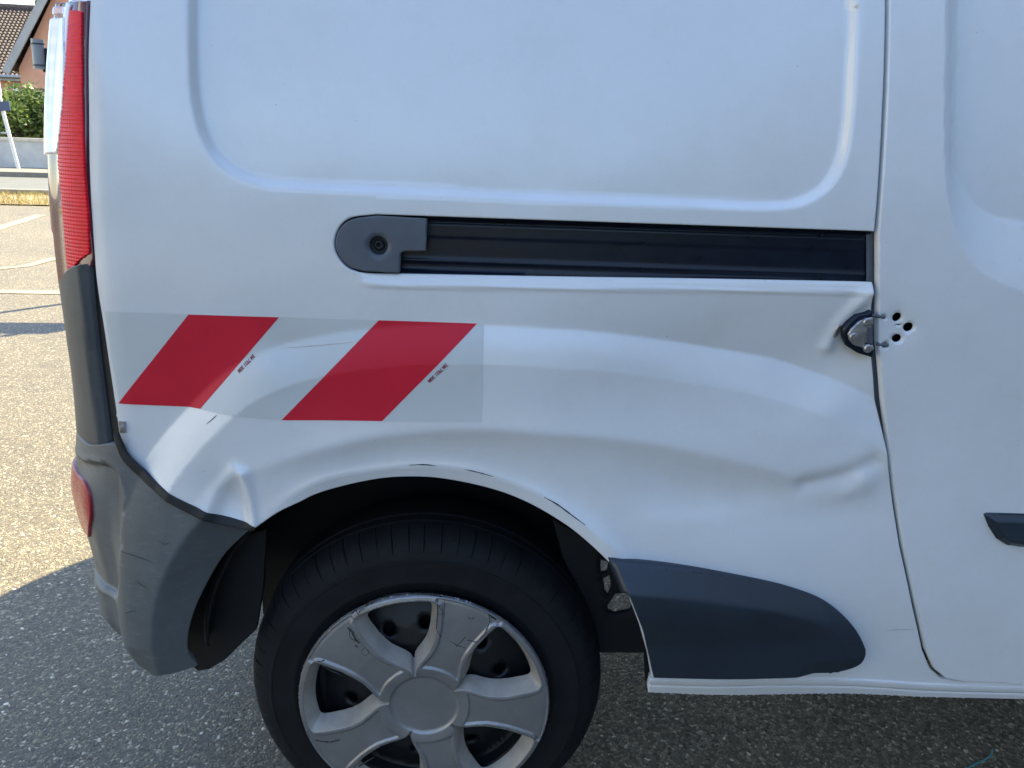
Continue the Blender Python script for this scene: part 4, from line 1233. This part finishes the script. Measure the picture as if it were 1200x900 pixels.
# rear doors
for mir in (None, 1.83):
    ro = [np.array((-0.752, 0.80)), np.array((UMID+.003, 0.80)), np.array((UMID+.003, ztop)), np.array((-0.752, ztop))]
    rd = panel('rear_door', ro, lambda u, z: body(u, z, np.full(len(u), 0.0)), 'white_paint', van, 0.03, flange=0.015, mirror=mir)
    go = [np.array((-0.84, 1.16)), np.array((UMID+.08, 1.16)), np.array((UMID+.08, 1.55)), np.array((-0.84, 1.55))]
    panel('pane', go, lambda u, z: body(u, z, np.full(len(u), 0.004)), 'glass_dark', rd, 0.05, flange=0.004, mirror=mir)

# ------------------------------------------------------------------ wheels
WR = 0.2185                                  # wheel-trim radius
WH_T = [(0.278, 1.5), (0.31, 2.2), (0.345, 4.4), (0.39, 9.0), (0.45, 15.2), (0.52, 19.6), (0.60, 21.6), (0.70, 22.2), (0.85, 21.6), (0.915, 21.0), (0.940, 19.8), (0.948, 17.8)]
def wh(r): return np.interp(r, [a for a, _ in WH_T], [b for _, b in WH_T])
SPOKE0 = 68.5
PROF = [(0, 0.010), (0.245, 0.0095), (0.262, 0.0085), (0.275, 0.0055), (0.33, 0.0035), (0.6, 0.0), (0.85, 0.0015), (0.95, 0.0035), (0.985, 0.0055), (1.0, 0.012)]
def cap_y(a, b):
    r = np.hypot(a, b)/WR
    y = np.interp(r, [p for p, _ in PROF], [q for _, q in PROF])
    ang = (np.degrees(np.arctan2(b, a))-SPOKE0+36) % 72-36          # from the spoke's axis
    hw = 36-wh(r)
    margin = 7.0e-3/np.maximum(r*WR, 1e-3)*57.3
    lat = (hw-margin-np.abs(ang))*np.pi/180*r*WR                     # metres inside the panel's edge
    rec_ = sstep(lat/0.0032)*sstep((r-0.355)/0.012)*sstep((0.985-r)/0.01)
    y = y+0.0036*rec_
    y = y+np.where(hw > 0, 0.0010*np.clip(np.abs(ang)/np.maximum(hw, 1), 0, 1)**3*sstep((r-0.3)/0.1), 0)
    return y

def build_wheel(name, centre, label=None, detail=True):
    wh_parent = None
    cx, cy, cz = 0, 0, 0
    # steel wheel with vent holes
    def surf_steel(a, b):
        r = np.hypot(a, b)
        y = 0.045+np.interp(r, [0, 0.05, 0.075, 0.10, 0.135, 0.165, 0.185, 0.20], [0.015, 0.012, 0.0, -0.004, 0.002, 0.016, 0.024, 0.016])
        return np.stack([a, y, b], -1)
    holes = []
    for k in range(10):
        an = rad(SPOKE0+36+72*(k//2)+(-14 if k % 2 else 14)); hc = np.array((math.cos(an), math.sin(an)))*0.137
        holes.append([hc+0.0125*np.array((math.cos(t), math.sin(t))) for t in np.linspace(0, 2*math.pi, 16, endpoint=False)])
    disc = [np.array((0.2*math.cos(t), 0.2*math.sin(t))) for t in np.linspace(0, 2*math.pi, 90, endpoint=False)]
    w = panel(name, disc, surf_steel, 'steel_black', van, 0.008, holes=holes, flange=0.01, hole_depth=0.008)
    w.location = centre
    if label: w['label'] = label
    lathe('rim_barrel', [(0.206, 0.030), (0.206, 0.040), (0.197, 0.046), (0.190, 0.075), (0.180, 0.10), (0.185, 0.20), (0.205, 0.215)], 'steel_black', w, 72)
    lathe('brake_drum', [(0.0, 0.085), (0.176, 0.085), (0.178, 0.095), (0.178, 0.13), (0, 0.13)], 'liner_black', w, 40)
    # tyre
    prof = [(0.203, 0.048), (0.209, 0.036), (0.2195, 0.0305), (0.226, 0.0285), (0.228, 0.0272), (0.2315, 0.0272), (0.234, 0.0280), (0.252, 0.0258), (0.266, 0.0268), (0.2675, 0.0258), (0.2705, 0.0262), (0.272, 0.0285),
            (0.283, 0.0325), (0.292, 0.0370), (0.2985, 0.0425), (0.3025, 0.0475), (0.3075, 0.0560), (0.3115, 0.0660), (0.3140, 0.0760), (0.3147, 0.0790), (0.3080, 0.0800), (0.3080, 0.0860), (0.3152, 0.0870), (0.3165, 0.1020), (0.3100, 0.1030), (0.3100, 0.1090), (0.3170, 0.1100),
            (0.3170, 0.1250), (0.3150, 0.1700), (0.3060, 0.2000), (0.2900, 0.2150), (0.2500, 0.2250), (0.2050, 0.2100)]
    blocks = 68; sub = [0.0, 0.05, 0.10, 0.40, 0.72]
    V = []; F = []
    nseg = blocks*len(sub)
    for k in range(nseg):
        bi, sj = divmod(k, len(sub))
        jit = ((bi*7) % 5-2)*0.03
        for i, (r, y) in enumerate(prof):
            sh = 0.10*max(0, (y-0.04)/0.04) if y < 0.12 else 0.1     # sipes run slightly askew
            a = 2*math.pi*(bi+sub[sj]+sh+jit*(0 < sj))/blocks
            rr = r
            if sj == 1 and 13 <= i <= 19: rr -= 0.0026 if i > 13 else 0.001
            if sj == 1 and 13 <= i <= 15: y = y+0.0022
            z = max(rr*math.sin(a), -centre[2]+0.0005)
            V.append((rr*math.cos(a), y, z))
    n = len(prof)
    for k in range(nseg):
        k2 = (k+1) % nseg
        for i in range(n-1): F.append((k*n+i, k*n+i+1, k2*n+i+1, k2*n+i))
    me = bpy.data.meshes.new('tyre'); me.from_pydata(V, [], F); me.polygons.foreach_set('use_smooth', [True]*len(F)); me.update()
    me.set_sharp_from_angle(angle=rad(35))
    bmn = bmesh.new(); bmn.from_mesh(me); bmesh.ops.recalc_face_normals(bmn, faces=bmn.faces); bmn.to_mesh(me); bmn.free()
    link('tyre', me, 'tyre_rubber', w)
    # wheel trim: five broad spokes
    wins = []
    for k in range(5):
        ax = SPOKE0+36+72*k
        L = [(r, ax-h) for r, h in WH_T]; Rr = [(r, ax+h) for r, h in reversed(WH_T)]
        arc = [(0.9495, ax+s) for s in np.linspace(-16, 16, 9)]
        wins.append([np.array((r*WR*math.cos(rad(t)), r*WR*math.sin(rad(t)))) for r, t in L+arc+Rr])
    disc = [np.array((WR*math.cos(t), WR*math.sin(t))) for t in np.linspace(0, 2*math.pi, 180, endpoint=False)]
    surf_cap = lambda a, b: np.stack([a, cap_y(a, b), b], -1)
    trim = panel('wheel_trim', disc, surf_cap, 'cap_silver', w, 0.0019, holes=wins, flange=0.018, lip=0.0012, hole_depth=0.004)
    # sloping walls of the openings
    for k, wv in enumerate(wins):
        p = resample(wv, 0.004)
        c0 = np.array((math.cos(rad(SPOKE0+36+72*k)), math.sin(rad(SPOKE0+36+72*k))))*0.655*WR
        y = cap_y(p[:, 0], p[:, 1])
        V = []; F = []; m = len(p)
        for j, (sc_, dy) in enumerate(((1.0, 0.0008), (0.985, 0.003), (0.80, 0.030), (0.78, 0.034))):
            q = c0+(p-c0)*sc_
            for i in range(m): V.append((q[i, 0], (y[i]+dy) if j < 2 else dy, q[i, 1]))
        for j in range(3):
            for i in range(m): F.append((j*m+i, j*m+(i+1) % m, (j+1)*m+(i+1) % m, (j+1)*m+i))
        o = mesh_obj('opening_wall', V, F, 'cap_dirty', w, True)
        bmn = bmesh.new(); bmn.from_mesh(o.data); bmesh.ops.recalc_face_normals(bmn, faces=bmn.faces); bmn.to_mesh(o.data); bmn.free()
        o.data.set_sharp_from_angle(angle=rad(30))
    return w, surf_cap

WC = (-0.1085, 0.004, 0.31)
wheel, surf_cap = build_wheel('wheel', WC, 'black steel wheel with scuffed silver five-spoke trim')

# scuffs on the trim, where the kerb took the paint off
def trim_xy(px, py):
    p = PL(px, py, WC[1]+0.002); return np.array((p[0]-WC[0], p[2]-WC[2]))
def trim_ribbon(pts, w, mat='scuff_dark', jag=0.5):
    P = catmull([trim_xy(*q) for q in pts], 0.0025); n = len(P); uv = []; F = []
    for i, p in enumerate(P):
        d = P[min(i+1, n-1)]-P[max(i-1, 0)]; d = d/max(np.linalg.norm(d), 1e-9); nr = np.array([-d[1], d[0]])
        a = w*rng.uniform(1-jag, 1+jag)/2; b = w*rng.uniform(1-jag, 1+jag)/2
        uv += [p-nr*a, p+nr*b]
        if i: F.append((2*i-2, 2*i, 2*i+1, 2*i-1))
    uv = np.array(uv); P3 = surf_cap(uv[:, 0], uv[:, 1]); P3[:, 1] -= 0.0004
    return mesh_obj('scuff', P3, F, mat, wheel)
for pts, w in (([(528, 752), (536, 757), (545, 760)], .0012), ([(534, 759), (540, 753), (546, 747)], .0012), ([(548, 725), (552, 727), (556, 725)], .0010),
               ([(407, 737), (412, 742), (416, 750), (421, 755)], .0032), ([(409, 741), (410, 748), (417, 753)], .0012), ([(423, 764), (428, 760), (432, 766), (427, 769), (423, 765)], .0010), ([(416, 757), (419, 760)], .002),
               ([(420, 719), (432, 710.5), (446, 705)], .0028), ([(448, 704), (462, 700.5), (480, 699)], .0020), ([(484, 699.5), (502, 700), (518, 702)], .0018), ([(411, 722), (416, 718), (420, 722)], .0014),
               ([(513, 706), (512.5, 717), (512, 728), (511.5, 737)], .0016), ([(520, 704), (521, 714), (520, 725)], .0009), ([(513, 708), (519, 720), (513, 719)], .0008), ([(512, 738), (518, 748)], .0010),
               ([(572, 719), (577, 725), (582, 728)], .0065), ([(548, 751), (556, 752.5), (561, 751)], .0014), ([(573, 722), (574, 732)], .0012), ([(562, 749), (568, 742), (573, 733)], .0018),
               ([(378, 780), (388, 786), (398, 790)], .0024), ([(372, 776), (380, 775)], .0016), ([(594.5, 852), (594.5, 859)], .0008), ([(369, 870), (385, 871), (398, 868)], .0022), ([(420, 898), (428, 893), (438, 887)], .0030)):
    trim_ribbon(pts, w)
far = [(-0.1085, 1), (2.59, 0), (2.59, 1)]
def copy_wheel(x, flip):
    c = wheel.copy(); COL.objects.link(c); c.parent = van
    c['label'] = {(2.59, 0): 'front wheel on the near side', (2.59, 1): 'front wheel on the far side', (-0.1085, 1): 'rear wheel on the far side'}[(x, flip)]
    c.location = (x, 1.83-WC[1] if flip else WC[1], WC[2])
    if flip: c.rotation_euler = (0, 0, math.pi)
    for ch in wheel.children:
        if ch.name.startswith('scuff'): continue
        d = ch.copy(); COL.objects.link(d); d.parent = c
for x, fl in far: copy_wheel(x, fl)

# ------------------------------------------------------------------ wheel housing and underbody
def liner():
    arc = [np.array(Q(*p)) for p in [(233, 780), (232, 757), (236, 730), (246, 700), (262, 668), (284, 640), (303, 617)]]+[np.array(p) for p in catmull(QL(arch_px), 0.02)]+[np.array(Q(724, 668)), np.array(Q(735, 690))]
    V = []; F = []
    c = np.array((WC[0], 0.36))
    ys = [0.020, 0.05, 0.12, 0.22, 0.34]
    for p in arc:
        d = (p-c)/np.linalg.norm(p-c)
        for j, y in enumerate(ys):
            q = p+d*(0.004+0.010*(j > 0))
            V.append((q[0], max(y, 0.034 if p[0] < -0.38 else 0)+float(y0(p[1]))*0.5, q[1]))
    n = len(ys)
    for i in range(len(arc)-1):
        for j in range(n-1): F.append((i*n+j, i*n+j+1, (i+1)*n+j+1, (i+1)*n+j))
    o = mesh_obj('wheel_liner', V, F, 'liner_black', van, True)
    sol = o.modifiers.new('thick', 'SOLIDIFY'); sol.thickness = 0.004; sol.offset = 1
    # inner wall
    w = [(V[i*n+n-1][0], V[i*n+n-1][2]) for i in range(len(arc))]
    pts = [(x, 0.338, z) for x, z in w if z > 0.45]
    xs = [p[0] for p in pts]
    pts += [(max(xs), 0.338, 0.40), (-0.26, 0.338, 0.40), (-0.30, 0.338, 0.26), (min(xs), 0.338, 0.26)]
    bm = bmesh.new(); vs = [bm.verts.new(p) for p in pts]; f = bm.faces.new(vs)
    r = bmesh.ops.extrude_face_region(bm, geom=[f]); bmesh.ops.translate(bm, vec=(0, 0.01, 0), verts=[v for v in r['geom'] if isinstance(v, bmesh.types.BMVert)])
    bm_obj('wheel_house', bm, 'liner_black', van)
liner()
# liner behind the bumper's edge
lb = [PL(*p, 0.07) for p in ((224, 779), (232, 786), (245, 784), (264, 773), (280, 757), (300, 738), (308, 690), (312, 620), (255, 640), (225, 690), (210, 740))]
bm = bmesh.new(); vs = [bm.verts.new(p) for p in lb]; f = bm.faces.new(vs)
r = bmesh.ops.extrude_face_region(bm, geom=[f]); bmesh.ops.translate(bm, vec=(0, 0.012, 0), verts=[v for v in r['geom'] if isinstance(v, bmesh.types.BMVert)])
bm_obj('splash_guard', bm, 'liner_black', van)
# bracket plate with openings ahead of the wheel
def plate():
    Y = 0.12
    f2 = lambda p: np.array((PL(*p, Y)[0], PL(*p, Y)[2]))
    ol = [f2(p) for p in ((648, 610), (690, 632), (716, 655), (736, 690), (750, 725), (760, 763), (764, 800), (757, 800), (755, 765), (690, 765), (684, 700), (660, 655))]
    hs = [[f2(p) for p in h] for h in (((703, 656), (711, 658), (714, 662), (712, 672), (705, 674)), ((707, 678), (714.5, 674), (717, 690), (713, 699), (709, 694)), ((712, 709), (721, 696), (734, 695), (743, 706), (739, 717), (722, 721), (713, 718)))]
    panel('bracket_plate', ol, lambda a, b: np.stack([a, np.full(len(a), Y), b], -1), 'liner_black', van, 0.012, holes=hs, flange=0.01, lip=0.0008, hole_depth=0.012)
plate()
box('floor_pan', (0.36, 0.44, 0.34), (2.2, 1.39, 0.42), 'liner_black', van, bevel=0.02)
box('floor_pan', (0.80, 0.10, 0.36), (2.2, 0.44, 0.44), 'liner_black', van, bevel=0.02)
box('floor_pan', (-0.62, 0.36, 0.44), (0.36, 1.47, 0.50), 'liner_black', van, bevel=0.02)
box('floor_pan', (-0.62, 0.12, 0.40), (-0.56, 1.71, 0.72), 'liner_black', van)
box('inner_sill', (0.33, 0.075, 0.40), (0.70, 0.13, 0.80), 'frame_dark', van)
tube('rear_axle', [(-0.02, 0.22, 0.31), (-0.02, 1.61, 0.31)], 0.035, 'liner_black', van, 14)
tube('trailing_arm', [(-0.05, 0.55, 0.31), (0.35, 0.58, 0.36)], [0.03, 0.04], 'liner_black', van, 12)
tube('silencer', [(-0.45, 1.15, 0.33), (0.05, 1.15, 0.33)], 0.085, 'zinc', van, 18)
tube('exhaust_pipe', [(0.05, 1.15, 0.33), (0.6, 1.1, 0.31), (2.0, 1.0, 0.30)], 0.024, 'zinc', van, 12)

# ------------------------------------------------------------------ rest of the body, outside the picture
flat = lambda o: (lambda u, z: body(u, z, np.full(len(u), o)))
zs_ = d_left[-1][1]
# front door, wing, front end; both sides
for mir in (None, 1.83):
    fd = [np.array(p) for p in ((1.61, zs_), (2.10, zs_), (2.24, 0.55), (2.38, 0.78), (2.40, 1.02), (1.86, 1.60), (1.80, ztop), (1.61, ztop))]
    fdo = panel('front_door', fd, flat(0.0), 'white_paint', van, 0.035, flange=0.015, mirror=mir)
    wn = [np.array(p) for p in ((1.68, 1.10), (2.27, 1.08), (1.82, 1.54), (1.68, 1.55))]
    panel('door_window', wn, flat(0.004), 'glass_dark', fdo, 0.05, flange=0.004, mirror=mir)
    hd = [np.array(p) for p in ((1.66, 0.96), (1.84, 0.96), (1.84, 0.99), (1.66, 0.99))]
    panel('door_handle', hd, flat(0.03), 'trim_plastic', fdo, 0.02, flange=0.03, lip=0.004, mirror=mir)
    UM = UF+RF*math.pi/2+(0.915-RF)
    a2 = [np.array((2.59+0.36*math.cos(t), 0.33+0.37*math.sin(t))) for t in np.linspace(math.pi-0.02, 0.02, 30)]
    wg = [np.array((2.13, zs_))]+a2+[np.array((2.98, 0.62)), np.array((3.02, 0.72)), np.array((2.98, 0.98)), np.array((2.41, 1.04)), np.array((2.39, 0.78)), np.array((2.25, 0.55))]
    panel('front_wing', wg, flat(0.0), 'white_paint', van, 0.03, flange=0.015, mirror=mir)
    fb = [np.array((2.953, 0.33)), np.array((2.99, 0.61)), np.array((UM, 0.61)), np.array((UM, 0.30)), np.array((2.96, 0.30))]
    panel('front_bumper', fb, flat(0.015), 'bumper_plastic', van, 0.04, flange=0.03, mirror=mir)
    gr = [np.array((3.03, 0.615)), np.array((UM, 0.615)), np.array((UM, 0.86)), np.array((2.99, 0.97))]
    panel('front_panel', gr, flat(0.0), 'white_paint', van, 0.04, flange=0.02, mirror=mir)
    hl = [np.array((3.03, 0.72)), np.array((3.34, 0.68)), np.array((3.36, 0.86)), np.array((3.00, 0.96))]
    panel('headlight', hl, flat(0.012), 'lens_clear', van, 0.04, flange=0.01, mirror=mir)
    # cab pillar strip between door and windscreen
    ap = [np.array(p) for p in ((2.405, 1.02), (2.52, 1.03), (1.93, ztop), (1.805, ztop), (1.865, 1.60))]
    panel('cab_pillar', ap, flat(0.0), 'white_paint', van, 0.03, flange=0.02, mirror=mir)
# far side body
arcf = [np.array((-0.1085+0.36*math.cos(t), 0.34+0.40*math.sin(t))) for t in np.linspace(math.pi-0.05, 0.05, 30)]
fs = [np.array((-0.56, ztop)), np.array((-0.565, 0.80)), np.array((-0.38, 0.66))]+[p for p in arcf if p[0] > -0.42]+[np.array((0.26, 0.35)), np.array((1.60, 0.35)), np.array((1.60, ztop))]
panel('side_panel', fs, flat(0.0), 'white_paint', van, 0.035, flange=0.015, mirror=1.83)
panel('rear_corner_post', corner_out, flat(-0.003), 'white_paint', van, 0.02, flange=0.0, lip=0, mirror=1.83)
panel('tail_light', [np.array((-0.575, 0.98)), np.array((-0.575, 1.40)), np.array((TL_L, 1.40)), np.array((TL_L, 1.08))], flat(0.004), 'lens_red', van, 0.02, mirror=1.83)
# roof
def roof():
    V = []; F = []
    xs = [-0.66, -0.64, -0.55, -0.2, 0.5, 1.2, 1.7, 1.90]
    dz = [-0.06, -0.02, 0.0, 0.01, 0.02, 0.015, 0.0, -0.04]
    yy0 = float(y0(ztop))
    prof = [(yy0-0.002, ztop-0.004), (yy0+0.025, 1.70), (yy0+0.075, 1.755), (yy0+0.16, 1.783), (yy0+0.40, 1.797), (0.915, 1.80)]
    prof = prof+[(1.83-y, z) for y, z in reversed(prof[:-1])]
    for x, d in zip(xs, dz):
        for y, z in prof:
            k = (z-ztop)/(1.8-ztop)
            V.append((x, y, z+d*max(k, 0)))
    n = len(prof)
    for i in range(len(xs)-1):
        for j in range(n-1): F.append((i*n+j, (i+1)*n+j, (i+1)*n+j+1, i*n+j+1))
    F.append(tuple(range(n)))
    o = mesh_obj('roof', V, F, 'white_paint', van, True); o.data.set_sharp_from_angle(angle=rad(50))
    o = mesh_obj('windscreen', [(1.90, 0.18, 1.72), (2.56, 0.12, 1.03), (2.66, 0.915, 1.04), (2.56, 1.71, 1.03), (1.90, 1.65, 1.72), (1.94, 0.915, 1.755)], [(0, 1, 2, 5), (5, 2, 3, 4)], 'glass_dark', van, True)
    V = []; F = []
    for i in range(9):
        s = i/8
        x = 2.50+0.72*s; z = 1.045-0.10*s-0.09*s**3
        for j in range(9):
            t = j/8*2-1
            V.append((x+0.10*(1-t*t)*s, 0.915+t*(0.88-0.22*s*s), z+0.035*(1-t*t)))
    for i in range(8):
        for j in range(8): F.append((i*9+j, (i+1)*9+j, (i+1)*9+j+1, i*9+j+1))
    mesh_obj('bonnet', V, F, 'white_paint', van, True)
roof()
